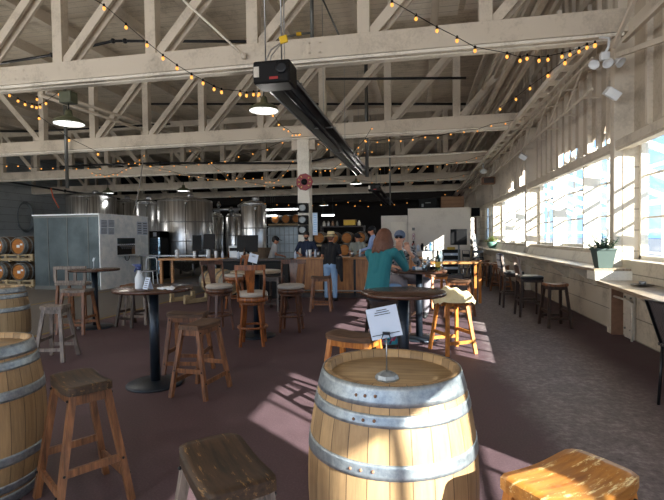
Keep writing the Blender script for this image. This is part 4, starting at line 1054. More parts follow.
# ================================================================== BAR
bar = thing('service_bar', 'long bar counter with timber panel front where the straw-hatted customer stands', 'bar', (-1.55, 12.0, 0))
MB().box((-.05, 0, 1.02), (3.3, .75, .05), bev=.008).build('worktop', 'counter_wood', bar)
for k in range(4): MB().box((-1.3+.8*k, -.3, .56), (.75, .05, .86), bev=.005).build('front_panel', 'bar_panel', bar)
m1 = MB()
for k in range(5): m1.box((-1.7+.8*k, -.31, .52), (.06, .07, .96))
m1.build('upright', 'black_metal', bar); MB().box((-.1, -.28, .06), (3.2, .08, .12)).build('kick_board', 'stool_dark', bar)
MB().box((0, .05, .5), (3.2, .6, .95)).build('carcass', 'stool_dark', bar)
MB().tube([(-1.7, -.48, .2), (1.5, -.48, .2)], .02, 8).build('foot_rail', 'steel_dull', bar)
b2 = thing('dark_bar', 'low black-fronted bar counter behind the padded bar chairs', 'bar', (-4.24, 11.6, 0))
MB().box((0, 0, 1.0), (1.9, .7, .05), bev=.006).build('worktop', 'stool_dark', b2); MB().box((0, .03, .48), (1.85, .6, .96)).build('front', 'black_plastic', b2)
b3 = thing('wood_counter', 'light butcher-block counter at the left end of the bar', 'counter', (-6.2, 12.3, 0))
MB().box((0, 0, .99), (2.3, .7, .06), bev=.006).build('worktop', 'counter_wood', b3)
for a in (-1, 1):
    for b_ in (-1, 1): MB().box((a*1.08, b_*.3, .48), (.07, .07, .96)).build('leg', 'counter_wood', b3)
MB().box((0, .1, .25), (2.1, .5, .04)).build('lower_shelf', 'stool_dark', b3)
kb = barrel('display_barrel', 'dark barrel lying on its side under the light counter', 'barrel', (-5.25, 10.75, .5), 0, mat='barrel_staves_grey', head='barrel_head_wood', R0=.27, R1=.33, n=36, hoopm='galv_pipe'); kb.rotation_euler = (PI/2, 0, R(62))
cdl = thing('barrel_cradle', 'low pale cradle under the dark lying barrel', 'cradle', (-5.65, 10.55, 0), R(62))
m1 = MB()
for y in (-.3, .3): m1.box((0, y, .06), (.7, .08, .1)); m1.box((-.3, y, .12), (.08, .08, .2)); m1.box((.3, y, .12), (.08, .08, .2))
m1.build('frame', 'rack_wood', cdl)
# black screens on the left counter and bar
for px0, px1, py0, py1, Y, lab, rz in ((193, 201, 235, 251, 12.4, 'narrow black till screen, left of the pair on the light counter', .3), (203.5, 215, 234, 249, 12.4, 'wider black till screen, right of the pair on the light counter', 0), (237, 258, 235, 252, 11.7, 'large black till screen in front of the bright steel tank', -.05)):
    a = ony(px0, py1, Y); b_ = ony(px1, py0, Y); w = b_.x-a.x; h = b_.z-a.z
    t = thing('till_screen', lab, 'screen', ((a.x+b_.x)/2, Y, 1.02), rz)
    MB().box((0, 0, a.z-1.02+h/2), (w, .03, h), (R(-6), 0, 0), bev=.01).build('screen', 'black_plastic', t)
    MB().box((0, .04, (a.z-1.02)/2+.06), (.06, .04, a.z-1.02+.14)).build('neck', 'black_plastic', t); MB().box((0, .03, .01), (.2, .16, .02), bev=.005).build('base', 'black_plastic', t)
# bottles, jars, cups on the counters
kinds = [('paper_roll', 'plastic_white', [(0, 0), (.06, 0), (.06, .24), (0, .24)], 'roll'), ('cup_stack', 'paper_white', [(0, 0), (.035, 0), (.045, .2), (0, .2)], 'cups'), ('bottle', 'amber_bottle', [(0, 0), (.036, 0), (.036, .17), (.013, .23), (.013, .29), (0, .29)], 'bottle'), ('bottle', 'paper', [(0, 0), (.033, 0), (.033, .12), (.015, .18), (.015, .2), (0, .2)], 'bottle'), ('jar', 'steel_dull', [(0, 0), (.045, 0), (.045, .13), (.02, .15), (0, .15)], 'jar')]
spots = [(-6.95, 12.3, 0, 'on the far left end of the light counter'), (-6.3, 12.1, 1, 'between the till screens and the light counter front'), (-5.9, 12.15, 0, 'in front of the wide till screen'), (-5.65, 12.1, 1, 'just right of the wide till screen'), (-5.45, 12.1, 3, 'near the right end of the light counter'), (-5.3, 12.2, 2, 'near the right end of the light counter'), (-4.75, 11.55, 3, 'at the left end of the black bar'), (-4.6, 11.6, 2, 'at the left end of the black bar, second in line'), (-4.48, 11.5, 4, 'left of the large till screen'),
         (-3.2, 11.6, 3, 'in front of the masked bartender, leftmost'), (-2.95, 11.85, 3, 'in front of the masked bartender, second from left'), (-2.85, 11.8, 1, 'in front of the masked bartender'), (-2.72, 11.85, 3, 'right of the masked bartender\'s hands'), (-2.62, 11.8, 4, 'right of the masked bartender\'s hands'), (-2.5, 11.85, 3, 'left of the straw-hatted customer'), (-2.42, 11.8, 2, 'close left of the straw-hatted customer'),
         (-1.75, 11.95, 4, 'on the timber bar right of the straw-hatted customer'), (-1.55, 12.0, 3, 'on the timber bar, in the middle'), (-1.35, 11.95, 4, 'on the timber bar in front of the grey-shirted worker'), (-1.1, 12.05, 2, 'on the timber bar in front of the blue-shirted man'), (-.6, 12.0, 3, 'on the timber bar behind the woman in teal')]
for x, y, k, lab in spots:
    nm, mt, pr, cat = kinds[k]; col_ = {'plastic_white': 'white', 'paper_white': 'white', 'amber_bottle': 'amber', 'paper': 'pale blue', 'steel_dull': 'steel'}[mt]
    z = 1.02 if -5.1 > x else (1.025 if x < -3.05 else 1.045)
    o = MB().lathe(pr, 12).build(nm, mt, None, (x, y, z)); tag(o, '%s %s %s' % (col_, {'roll': 'paper roll', 'cups': 'stack of cups', 'bottle': 'bottle', 'jar': 'jar'}[cat], lab), cat, 'bottles, cups and jars along the bar')
em = thing('espresso_machine', 'pale appliance with blue top on the left counter', 'machine', (-5.05, 12.35, 1.02))
MB().box((0, 0, .17), (.5, .35, .34), bev=.02).build('housing', 'plastic_white', em); MB().box((0, -.18, .24), (.44, .02, .09)).build('dark_band', 'black_plastic', em); MB().lathe([(0, .34), (.05, .34), (.05, .44), (0, .46)], 12).build('blue_cap', 'blue_glow', em)
bx = thing('wood_box', 'small wooden box in front of the large till screen', 'box', (-4.35, 11.45, 1.025)); MB().box((0, 0, .06), (.26, .16, .12)).build('crate', 'counter_wood', bx)
kg = thing('tan_barrel', 'tan barrel standing behind the bar, left of the crouching grey-shirted worker', 'barrel', (-5.05, 14.3, .35)); 
bpx = MB(); bpx.lathe([(r, z) for r, z in bprof(.9, .3, .37)], 28); bpx.build('staves', 'barrel_staves_dark', kg); MB().box((0, 0, -.18), (.7, .7, .34)).build('stand', 'stool_dark', kg)
# work table behind worker, tables at left back
wt = thing('work_table', 'steel work table under the biggest tank', 'table', (-8.2, 14.6, 0)); MB().box((0, 0, 1.0), (2.6, .6, .04)).build('tabletop', 'steel_dull', wt)
for a in (-1, 1):
    for b_ in (-1, 1): MB().box((a*1.25, b_*.25, .49), (.05, .05, .98)).build('leg', 'galv_pipe', wt)
mc = thing('metal_chair', 'pale metal chair right of the drinks fridge', 'chair', (-8.55, 13.4, 0), .2)
MB().box((0, 0, .55), (.4, .4, .03), bev=.01).build('seat', 'steel_dull', mc)
MB().tube([(-.17, .18, .55), (-.17, .2, .9), (-.12, .2, .97), (.12, .2, .97), (.17, .2, .9), (.17, .18, .55)], .018, 8).build('back_frame', 'plastic_white', mc)
for a in (-1, 1):
    for b_ in (-1, 1): MB().tube([(a*.2, b_*.2, 0), (a*.17, b_*.17, .55)], .016, 8).build('leg', 'plastic_white', mc)

# far right: big black screen on stand, white leaning board, shelving, wall speaker
a = ony(450.5, 245, 19); b_ = ony(467, 229, 19)
t = thing('display_screen', 'black display screen on a stand in front of the white partition', 'screen', ((a.x+b_.x)/2, 19, 0), -.1)
MB().box((0, 0, (a.z+b_.z)/2), (b_.x-a.x, .06, b_.z-a.z), bev=.015).build('screen', 'black_plastic', t); MB().box((0, .06, .65), (.07, .05, 1.3)).build('pole', 'galv_pipe', t); MB().box((0, .06, .02), (.6, .45, .04)).build('base', 'galv_pipe', t); MB().box((0, -.035, (a.z+b_.z)/2), (b_.x-a.x-.06, .01, b_.z-a.z-.06)).build('panel', 'black_plastic', t)
t = thing('leaning_board', 'tall white board leaning beside the far black screen', 'board', (2.15, 18.6, 0), 1.2)
MB().box((0, 0, .82), (.5, .03, 1.62), (R(-8), 0, 0)).build('panel', 'partition_white', t); MB().beam((0, .4, 0), (0, .12, 1.2), .04, .04).build('prop', 'rack_wood', t)
t = thing('supply_shelf', 'dark shelf unit with yellow and white labels below the far black screen', 'shelf', (1.25, 19.5, 0))
MB().box((0, 0, .5), (.7, .4, 1.0)).build('cabinet', 'black_plastic', t)
m1 = MB()
for k in range(3): m1.box((0, -.21, .25+.28*k), (.6, .02, .1))
m1.build('label_strip', 'paper', t); MB().box((0, 0, 1.05), (.3, .25, .1)).build('yellow_pack', 'yellow_box', t)
t = thing('equipment_cart', 'grey cart with cups and gear against the sunlit partition', 'cart', (.0, 19.6, 0))
MB().box((0, 0, .95), (1.1, .5, .04)).build('top_tray', 'steel_dull', t); MB().box((0, 0, .4), (1.1, .5, .04)).build('lower_tray', 'steel_dull', t)
for a_ in (-1, 1):
    for b2_ in (-1, 1): MB().box((a_*.52, b2_*.22, .48), (.04, .04, .96)).build('leg', 'galv_pipe', t)
for k in range(6):
    mt = ['black_plastic', 'steel_dull', 'paper', 'black_plastic', 'steel_dull', 'blue_glow'][k]; h = [.2, .28, .24, .3, .18, .34][k]
    o = MB().lathe([(0, 0), (.06, 0), (.07, h*.7), (.04, h*.85), (.04, h), (0, h)], 12).build('canister', mt, None, (-.42+.17*k, 19.55, .97)); tag(o, ['black canister, leftmost on the grey cart', 'steel canister, second from left on the grey cart', 'pale blue canister on the grey cart', 'tall black canister in the middle right of the grey cart', 'short steel canister on the grey cart', 'tallest blue canister, rightmost on the grey cart'][k], 'canister', 'canisters on the grey cart')
for (px, py, X, Y, lab, s) in ((480, 210, None, 24.6, 'dark wall fan heater above the narrow far window', 1.0),):
    p = ony(469, 212, 24.0); t = thing('wall_heater', lab, 'heater', (2.75, 24.3, p.z)); MB().box((0, 0, 0), (.6, .35, .55), bev=.04).build('case', 'cream', t); MB().box((-.0, -.19, 0), (.42, .03, .42), bev=.01).build('grille', 'black_plastic', t)
p = ony(497, 180, 19.5); t = thing('wall_speaker', 'brown box speaker on the third wall post', 'speaker', (2.75, 19.7, p.z)); MB().box((0, 0, 0), (.5, .35, .28), bev=.02).build('case', 'crate_brown', t); MB().box((0, -.18, 0), (.4, .02, .2)).build('grille', 'stool_dark', t)

# ================================================================== FLOOD LIGHTS, HEATERS, PENDANTS
p = ony(605, 64, 7.7)
t = thing('flood_light', 'white three-headed flood light under the nearest truss by the wall', 'lamp', (p.x-.06, 7.55, p.z))
MB().box((0, 0, .06), (.12, .1, .12), bev=.015).build('junction_box', 'white_enamel', t)
MB().tube([(0, 0, .1), (.06, .02, .2), (.1, .1, .36), (.02, .25, .44)], .02, 8).build('conduit', 'white_enamel', t)
for k, (x, rz) in enumerate(((-.13, -.7), (0, 0), (.13, .7))):
    m1 = MB(); m1.lathe([(.03, 0), (.075, .1), (.078, .105), (.06, .1), (.0, .03)], 12, (x, -.05, -.02), (PI*.72, 0, rz)); m1.build('lamp_head', 'white_enamel', t)
p = ony(615, 97, 7.8); t = thing('sensor_box', 'pale slanted box fixed to the nearest wall post', 'box', (2.83, 7.6, p.z)); MB().box((0, 0, 0), (.2, .28, .13), (R(20), R(35), 0), bev=.01).build('case', 'white_enamel', t); MB().beam((.0, .1, .0), (.12, .14, .04), .03, .03).build('bracket', 'galv_pipe', t)
p = ony(529, 157, 13.7); t = thing('sensor_box', 'pale slanted box fixed to the second wall post', 'box', (2.82, 13.6, p.z)); MB().box((0, 0, 0), (.2, .28, .13), (R(20), R(35), 0), bev=.01).build('case', 'white_enamel', t); MB().beam((.0, .1, .0), (.12, .14, .04), .03, .03).build('bracket', 'galv_pipe', t)
p = ony(486, 171, 19.5); t = thing('flood_light', 'white flood light under the third truss by the wall', 'lamp', (2.55, 19.6, p.z)); MB().ball((0, 0, 0), .13, 10, sq=(1.2, .8, .8)).build('lamp_head', 'white_enamel', t); MB().tube([(0, 0, .05), (0, .1, .35)], .02, 6).build('stem', 'white_enamel', t)

def heater(lab, x, y0, y1, z, tilt=0):
    t = thing('tube_heater', lab, 'heater', (x, y0, z), 0, 'overhead tube heaters')
    MB().box((0, 0, 0), (.56, .42, .33), bev=.035).build('burner_box', 'black_plastic', t)
    m1 = MB(); m1.box((-.22, -.215, .0), (.08, .012, .15)); m1.build('rating_label', 'label_white', t)
    MB().box((.04, -.215, -.1), (.13, .012, .035)).build('red_badge', 'red_plastic', t)
    MB().lathe([(.05, 0), (.09, 0), (.09, .02), (.05, .02)], 16, (.16, -.21, .04), (PI/2, 0, 0)).build('vent_ring', 'black_metal', t)
    L = y1-y0
    rf = MB(); xs = [(-.26, -.02), (-.13, .12), (.13, .12), (.26, -.02)]
    for (a, b), (c_, d) in zip(xs, xs[1:]):
        rf.beam(((a+c_)/2, .2, (b+d)/2), ((a+c_)/2, L, (b+d)/2), math.hypot(c_-a, d-b), .012, up=(-(d-b), 0, c_-a))
    rf.build('reflector', 'black_metal', t)
    rl = MB(); rl.box((-.275, L/2+.1, -.03), (.03, L-.2, .03)); rl.box((.275, L/2+.1, -.03), (.03, L-.2, .03)); rl.build('reflector_lip', 'steel_dull', t)
    MB().tube([(0, .2, -.02), (0, L, -.02)], .055, 14).build('radiant_tube', 'black_metal', t)
    for k in range(int(L/3)+1):
        y = .5+3*k; hk = MB().box((0, y, .03), (.56, .035, .02)); hk.tube([(0, y, .05), (0, y, 7.36-z)], .006, 6); hk.build('hanger', 'steel_dull', t)
    for x in (-.15, .1): MB().tube([(x, 0, .16), (x, 0, 7.36-z)], .012, 6).build('suspension_rod', 'steel_dull', t)
    return t
heater('black tube heater with burner box hanging nearest the camera', -2.1, 6.65, 17.6, 3.98)
heater('smaller-looking black tube heater hanging farther back beyond the first', -2.08, 21.6, 33, 3.86)
# yellow tag on the cable above the first heater and the little valve on the pipe
fx = thing('flex_cable', 'pale looping cable above the black heater box, with a yellow tag', 'cable', (-2.1, 6.6, 4.15))
a = ony(262, 68, 6.6)-Vector((-2.1, 6.6, 4.15)); b_ = ony(271, 50, 6.6)-Vector((-2.1, 6.6, 4.15)); c_ = ony(284, 40, 6.6)-Vector((-2.1, 6.6, 4.15)); d_ = ony(284, 0, 6.6)-Vector((-2.1, 6.6, 4.15))
MB().tube([a, b_, c_, ony(283, 20, 6.6)-Vector((-2.1, 6.6, 4.15)), d_, d_+Vector((0, 0, 1.6))], .011, 6).build('cord', 'grey_pipe', fx)
MB().tube([ony(270, 66, 6.6)-Vector((-2.1, 6.6, 4.15)), ony(271, 56, 6.6)-Vector((-2.1, 6.6, 4.15)), c_], .011, 6).build('cord', 'grey_pipe', fx)
MB().box(c_+Vector((0, -.02, 0)), (.12, .03, .11), (0, R(-12), 0), bev=.008).build('tag', 'yellow_tag', fx)
gp = thing('drop_pipe', 'short grey drop pipe right of the yellow tag, with a small valve', 'pipe', (ony(312, 30, 8.4).x, 8.4, 0))
MB().tube([(0, 0, ony(312, 55, 8.4).z), (0, 0, 7.36)], .035, 10).build('pipe', 'galv_pipe', gp)
e = ony(299, 34, 8.4)-gp.location; e.y = 0
MB().tube([(0, 0, e.z), e, e+Vector((-.25, 0, -.03))], .02, 8).build('branch', 'galv_pipe', gp); MB().box(e, (.1, .05, .06), bev=.01).build('yellow_valve', 'yellow_tag', gp)
gp = thing('drop_pipe', 'long grey vertical pipe hanging behind the second truss', 'pipe', (ony(366.5, 120, 14.3).x, 14.3, 0))
MB().tube([(0, 0, ony(366.5, 177, 14.3).z), (0, 0, 7.36)], .055, 10).build('pipe', 'galv_pipe', gp); m1 = MB(); m1.lathe([(.08, 0), (.08, .12), (0, .12)], 10, (0, 0, 4.9)); m1.lathe([(.0, 0), (.08, 0), (.08, .12), (0, .12)], 10, (0, 0, 6.4)); m1.build('coupling', 'galv_pipe', gp)
gp = thing('drop_pipe', 'grey vertical pipe at left, above the steel cold room', 'pipe', (ony(66, 140, 13.6).x, 13.6, 0))
MB().tube([(0, 0, ony(66.5, 188, 13.6).z), (0, 0, 7.36)], .055, 10).build('pipe', 'galv_pipe', gp)
gp = thing('drop_pipe', 'thin grey vertical pipe beyond the second tube heater', 'pipe', (ony(390, 180, 19.6).x, 19.6, 0))
MB().tube([(0, 0, ony(390, 205, 19.6).z), (0, 0, 7.36)], .035, 8).build('pipe', 'galv_pipe', gp)
rd = thing('tie_rod', 'thin pale rod slanting from the top down to the nearest truss chord', 'rod', (0, 0, 0))
MB().tube([ony(183, 0, 7.6), ony(243, 55, 7.8)], .02, 8).build('rod', 'white_paint', rd); MB().ball(ony(244, 56, 7.82), .06, 8).build('eye_bolt', 'cream', rd)
rd = thing('tie_rod', 'thin dark rod slanting near the top centre behind the nearest truss', 'rod', (0, 0, 0))
MB().tube([ony(323, 0, 9.5), ony(342, 42, 9.5)], .018, 8).build('rod', 'galv_pipe', rd)

# gas pipes running under the roof
def pipe(lab, pts, Y, r, mat='black_metal'):
    P = [ony(x, y, Y) for x, y in pts]; t = thing('gas_pipe', lab, 'pipe', P[0], 0, 'black gas pipes under the roof')
    MB().tube([q-P[0] for q in P], r, 8).build('pipe', mat, t)
    cp = MB()
    for q in P[1:-1]: cp.ball(q-P[0], r*1.9, 8)
    cp.build('coupling', mat, t)
pipe('black gas pipe with a bend, crossing above the nearest truss chord at left', [(-30, 68), (52, 55), (113, 41), (125, 41), (372, 42)], 9.6, .032)
pipe('upper black pipe seen through the second truss, right of the long grey pipe', [(326, 79), (466, 78)], 12.4, .035)
pipe('lower black pipe seen through the second truss', [(150, 104), (466, 104)], 15.5, .04)
pipe('black pipe seen through the second truss at left', [(-20, 131), (30, 131.5), (170, 124)], 17, .045)
pipe('black conduit running down along the left wall top', [(-20, 177), (65, 191), (120, 199)], 22, .05)
pipe('long black conduit below the third truss', [(60, 167), (90, 165), (160, 163), (300, 163), (334, 157)], 19.3, .045)
pipe('pale conduit pipe below third truss at right', [(360, 158), (430, 155), (487, 151)], 17, .03, 'white_paint')

def pendant(px, pys, py_top, Y, w, lab, box_=False, mat='green_enamel', lit=7):
    p = ony(px, pys, Y); q = ony(px, py_top, Y)
    t = thing('pendant_lamp', lab, 'lamp', (p.x, Y, p.z), 0, 'enamel pendant lamps'); r = w/2; H = q.z-p.z
    MB().lathe([(r, 0), (r, .012), (r*.93, r*.22), (r*.62, r*.42), (r*.3, r*.52), (r*.26, r*.62), (r*.2, r*.95), (0, r*.98)], 32, cap=False).build('shade', mat, t)
    MB().lathe([(r*.985, .002), (r*.9, r*.2), (r*.6, r*.38), (0, r*.46)], 32, cap=False).build('inner_reflector', 'white_enamel', t)
    MB().lathe([(0, -.02), (.04, 0), (.055, .06), (.03, .1), (0, .1)], 14).build('bulb', 'white_enamel', t)
    MB().tube([(0, 0, r*.9), (0, 0, H)], .014, 8).build('stem', 'black_metal', t)
    if box_: MB().box((0, 0, H+.06), (.26, .2, .22), bev=.015).build('ballast_box', mat, t)
    if lit:
        ld = bpy.data.lights.new('pendant_light', 'POINT'); ld.energy = lit; ld.shadow_soft_size = .12; ld.color = (1, .95, .88); lo = bpy.data.objects.new('pendant_light', ld); COL.objects.link(lo); lo.parent = t; lo.location = (0, 0, -.42)
    return t
PW = 34
pendant(69, 124, 101, 7.85, .56, 'green enamel pendant lamp with ballast box, upper left', True)
pendant(264, 111, 90, 7.9, .52, 'olive enamel pendant lamp hanging beneath the black heater box', False)
pendant(108, 193, 180, 20, .55, 'small dark pendant lamp above the shorter steel tank')
pendant(183.5, 191, 178, 20, .6, 'small dark pendant lamp above the biggest tank')
pendant(356, 184, 176, 20, .5, 'small pendant lamp right of the long heater tube end')
pendant(324, 205.5, 198, 26, .5, 'small pendant lamp low in the distance right of the column')
pr_ = [o for o in COL.objects if o.name.startswith('pendant_lamp')][0]; fill_data = None
for x, y in ((-11, 2), (-7.6, -1), (-3.2, -2.2), (-11, -5), (-4.7, -5), (-17, 2), (-11.6, 8), (-18, 13), (1.0, -3)):  # unseen lamps added as fill to brighten the room
    q_ = dup(pr_, (x, y, 4.15), 0, 'added unseen fill lamp, enamel pendant behind the camera or beyond the left edge', 'added fill lamps out of the picture')
    for c_ in q_.children:
        if c_.type == 'LIGHT':
            if fill_data is None: fill_data = c_.data.copy(); fill_data.energy = 52
            c_.data = fill_data
for px, py, Y, w in ((268, 216, 24, 1.0), (284, 209.5, 26, 2.0), (328, 215.5, 25, .7), (269, 210, 26, .6)):
    p = ony(px, py, Y); t = thing('strip_light', {268: 'lower short lit strip light left of the centre column', 284: 'longest lit strip light left of the centre column', 328: 'short lit strip light right of the centre column', 269: 'small lit strip light above the lower short one'}[px], 'lamp', (p.x, Y, p.z), 0, 'strip lights in the dark back area')
    MB().box((0, 0, 0), (w, .12, .06), bev=.01).build('tube', 'tube_glow', t); MB().box((0, 0, .06), (w, .16, .05)).build('housing', 'white_enamel', t); MB().tube([(w*.4, 0, .08), (w*.4, 0, 1.0)], .006, 5).build('hanger', 'galv_pipe', t); MB().tube([(-w*.4, 0, .08), (-w*.4, 0, 1.0)], .006, 5).build('hanger', 'galv_pipe', t)
hg = thing('orange_rope', 'orange cord hanging near the left wall above the cold room', 'cord', (0, 0, 0)); MB().tube([ony(51, 188, 16), ony(53, 197, 16), ony(59, 208, 16)], .025, 6).build('cord', 'hose_orange', hg)
hg = thing('rope', 'thin pale cord hanging above the cold room\'s tap wall', 'cord', (0, 0, 0)); MB().tube([ony(143, 160, 14.5), ony(139, 190, 14.5), ony(133, 215, 14.5)], .018, 6).build('cord', 'grey_pipe', hg)
for i, (p0, p1, Y) in enumerate((((40, 95), (200, 150), 11), ((46, 92), (204, 143), 11.2), ((140, 168), (230, 182), 17))):
    o = MB().tube([ony(*p0, Y), ony(*p1, Y+(6 if i < 2 else 3))], .05 if i < 2 else .03, 8).build('conduit', 'cream'); tag(o, ['lower pale conduit running back from the green pendant', 'upper pale conduit running back from the green pendant', 'short pale conduit above the biggest tank'][i], 'conduit', 'pale conduits')

# ================================================================== STRING LIGHTS
def strand(lab, pts, r=.026, extra=True):
    P = [ony(x, y, Y) for x, y, Y in pts]; o0 = P[0]
    t = thing('string_light', lab, 'string light', o0, 0, 'festoon string lights')
    MB().tube([q-o0 for q in P], .006, 5).build('cable', 'black_plastic', t)
    for q in P[(0 if extra else 1):]:
        b_ = MB().ball((0, 0, -.055), r, 8, sq=(1, 1, 1.3)).build('bulb', 'bulb_glow', t, q-o0); MB().lathe([(.018, -.03), (.02, .0), (.012, .02), (0, .02)], 6).build('socket', 'black_plastic', b_)
def swag(lab, a, b, n, sag, r=.024):
    A = ony(*a); B = ony(*b); P = []
    for i in range(n+1):
        u = i/n; q = A.lerp(B, u); q.z -= sag*4*u*(1-u)+.03*math.sin(i*2.3); P.append(q)
    t = thing('string_light', lab, 'string light', A, 0, 'festoon string lights')
    MB().tube([q-A for q in P], .007, 5).build('cable', 'black_plastic', t)
    bm_ = None
    for q in P:
        m1 = MB().ball((0, 0, -.05), r, 8); o = m1.build('bulb', 'bulb_glow', t, q-A) if bm_ is None else None
        if o: bm_ = o
        else:
            o = bm_.copy(); COL.objects.link(o); o.parent = t; o.location = q-A
strand('festoon string from the top left down to the heater pendant', [(85, -6, 6.5), (104, 5, 6.6), (126, 24, 6.7), (147, 42, 6.8), (163, 55, 6.9), (177, 65, 7.0), (191.5, 74, 7.1), (203, 80, 7.2), (214, 86, 7.3), (221.5, 89, 7.4), (240, 91, 7.5), (246.5, 92.5, 7.6), (253.5, 91.5, 7.7), (259, 91, 7.8)], .026)
strand('festoon string crossing the right half of the nearest truss chord', [(388, -8, 6.6), (392, 1, 6.6), (416, 15, 6.7), (437, 27, 6.8), (457, 37, 6.9), (475, 47, 7.0), (507, 53, 7.2), (520, 57, 7.3), (527, 55, 7.35), (539, 57, 7.4), (548, 56, 7.45), (562, 53, 7.5), (570, 51, 7.55), (579, 48, 7.6), (587, 44, 7.6)], .024)
strand('festoon string looping around the green pendant at left', [(-6, 80, 8.3), (3, 86, 8.3), (9.5, 93, 8.3), (18, 98.5, 8.4), (25, 102, 8.4), (32, 104, 8.5), (36.5, 105, 8.5), (40, 104.5, 8.6), (46, 101, 8.7), (59, 92, 8.9)], .026)
strand('two-bulb festoon tail hanging left of the green pendant', [(37, 97, 8.8), (39, 116, 8.9), (69, 138, 9.5), (98, 152, 10)], .026)
strand('festoon string going down along the window eave', [(595, 42, 7.8), (565, 60, 8.6), (548, 73, 9.6), (530, 86, 10.6), (516, 97, 11.6), (500, 107, 12.6)], .03)
swag('festoon swag along the second truss at far left', (-5, 163, 15), (100, 167, 15.5), 9, .1)
swag('festoon swag drooping between second and third truss above the cold room', (92, 172, 15.5), (144, 154, 15), 12, .35)
swag('festoon swag rising left of the centre column', (118, 160, 16), (298, 136, 14), 14, .5)
swag('festoon swag across the third truss above the biggest tank', (150, 165, 17), (262, 176, 19), 12, .3)
swag('festoon swag above the slim tanks', (190, 150, 18), (292, 185, 19), 11, .5)
swag('festoon loop just left of the round red sign', (262, 178, 18), (298, 150, 15), 8, .5)
swag('festoon swag from the centre column top past the heater tube', (300, 133, 13.8), (372, 150, 17), 9, .3)
swag('festoon swag right of the centre column near the round red sign', (316, 170, 17), (372, 128, 13.5), 10, .4)
swag('festoon swag along the second truss, right of the heater tube', (366, 140, 14), (520, 118, 13), 12, .15)
swag('festoon swag along the third truss at right', (380, 168, 19), (496, 152, 19.4), 12, .2)
swag('festoon swag along the fourth truss at right', (330, 178, 22), (476, 173, 25), 11, .3)
swag('festoon swag from the heater pendant to the centre column', (258, 93, 8), (299, 134, 13.7), 8, .2)
swag('far festoon swag low above the caged tote', (230, 196, 25), (360, 200, 26), 11, .4)
swag('far festoon swag above white partition', (355, 205, 24), (470, 186, 26), 9, .3)

# ================================================================== PEOPLE
def cap(m1, p0, p1, r0, r1, n=12):
    p0, p1 = Vector(p0), Vector(p1); m1.tube([p0, p1], r0, n, r1=r1); m1.ball(p0, r0, n); m1.ball(p1, r1, n)
def fuse(m1, vox, name, mat, parent, smooth=2):
    o = m1.build(name, mat, None)
    md = o.modifiers.new('r', 'REMESH'); md.mode = 'VOXEL'; md.voxel_size = vox; md.use_smooth_shade = True
    if smooth: s_ = o.modifiers.new('s', 'SMOOTH'); s_.iterations = smooth; s_.factor = .5
    bpy.context.view_layer.update()
    me = bpy.data.meshes.new_from_object(o.evaluated_get(bpy.context.evaluated_depsgraph_get()))
    o.modifiers.clear(); o.data = me
    for p in me.polygons: p.use_smooth = True
    if not me.materials: me.materials.append(M[mat])
    o.parent = parent; return o
def hand(m1, wr, d, nrm, side, curl=.5, s=1.0, fr=.0085):
    d = Vector(d).normalized(); nrm = Vector(nrm); nrm = (nrm-d*nrm.dot(d)).normalized(); sd = d.cross(nrm)*side; wr = Vector(wr)
    for k in range(4): cap(m1, wr+sd*(-.012+.008*k)*s, wr+(d*.085+sd*(-.033+.022*k))*s, .018*s, .012*s, 8)
    for k, L in enumerate((.066, .076, .072, .056)):
        b = wr+(d*.085+sd*(-.033+.022*k))*s; d1 = (d-nrm*curl*.6).normalized(); d2 = (d-nrm*curl*1.6).normalized(); mid = b+d1*L*.5*s
        cap(m1, b, mid, fr, fr*.95, 8); cap(m1, mid, mid+d2*L*.5*s, fr*.95, fr*.85, 8)
    tb_ = wr+(d*.025-sd*.025)*s; md = tb_+(d*.03-sd*.03-nrm*.01)*s; cap(m1, tb_, md, fr*1.35, fr*1.1, 8); cap(m1, md, md+(d*.03-sd*.006-nrm*.015)*s, fr*1.1, fr, 8)
def head(m1, c, f, up=(0, 0, 1), s=1.0):
    c = Vector(c); f = Vector(f).normalized(); up = Vector(up); rt = f.cross(up).normalized(); u = rt.cross(f).normalized()
    Rm = Matrix((rt, f, u)).transposed(); L = lambda x, y, z: c+Rm@(Vector((x, y, z))*s)
    e = Rm.to_euler()
    m1.ball(L(0, -.012, .025), .092*s, 18, sq=(.86, 1.06, 1.0), rot=e); m1.ball(L(0, .022, -.03), .07*s, 16, sq=(.86, .92, 1.15), rot=e); m1.ball(L(0, .045, -.085), .034*s, 12, sq=(1.1, .9, .8), rot=e)
    cap(m1, L(0, .085, .02), L(0, .106, -.018), .009*s, .014*s, 8)
    for k in (-1, 1):
        m1.ball(L(k*.078, -.005, -.005), .026*s, 10, sq=(.4, .8, 1.2), rot=e); m1.ball(L(k*.03, .072, .035), .017*s, 8, sq=(1.3, .6, .5), rot=e)
    m1.ball(L(0, .088, -.052), .018*s, 8, sq=(1.3, .5, .45), rot=e)
    return L, e
def face(parent, L, s=1.0, mask=None, glasses=False):
    if glasses:
        g = MB()
        for k in (-1, 1): g.ball(L(k*.034, .092, .02), .025*s, 10, sq=(1.1, .35, .85)); g.tube([L(k*.058, .085, .025), L(k*.082, .0, .02)], .004, 5)
        g.tube([L(-.015, .1, .022), L(.015, .1, .022)], .005, 5); g.build('sunglasses', 'black_plastic', parent)
    else:
        g = MB()
        for k in (-1, 1): g.ball(L(k*.031, .081, .017), .0085*s, 8)
        g.build('eyes', 'black_plastic', parent)
    if mask: g = MB(); g.ball(L(0, .07, -.04), .056*s, 14, sq=(1.05, .75, .95)); g.build('face_mask', mask, parent)
    else: g = MB(); g.ball(L(0, .096, -.052), .016*s, 8, sq=(1.4, .3, .3)); g.build('lips', 'red_chair', parent)
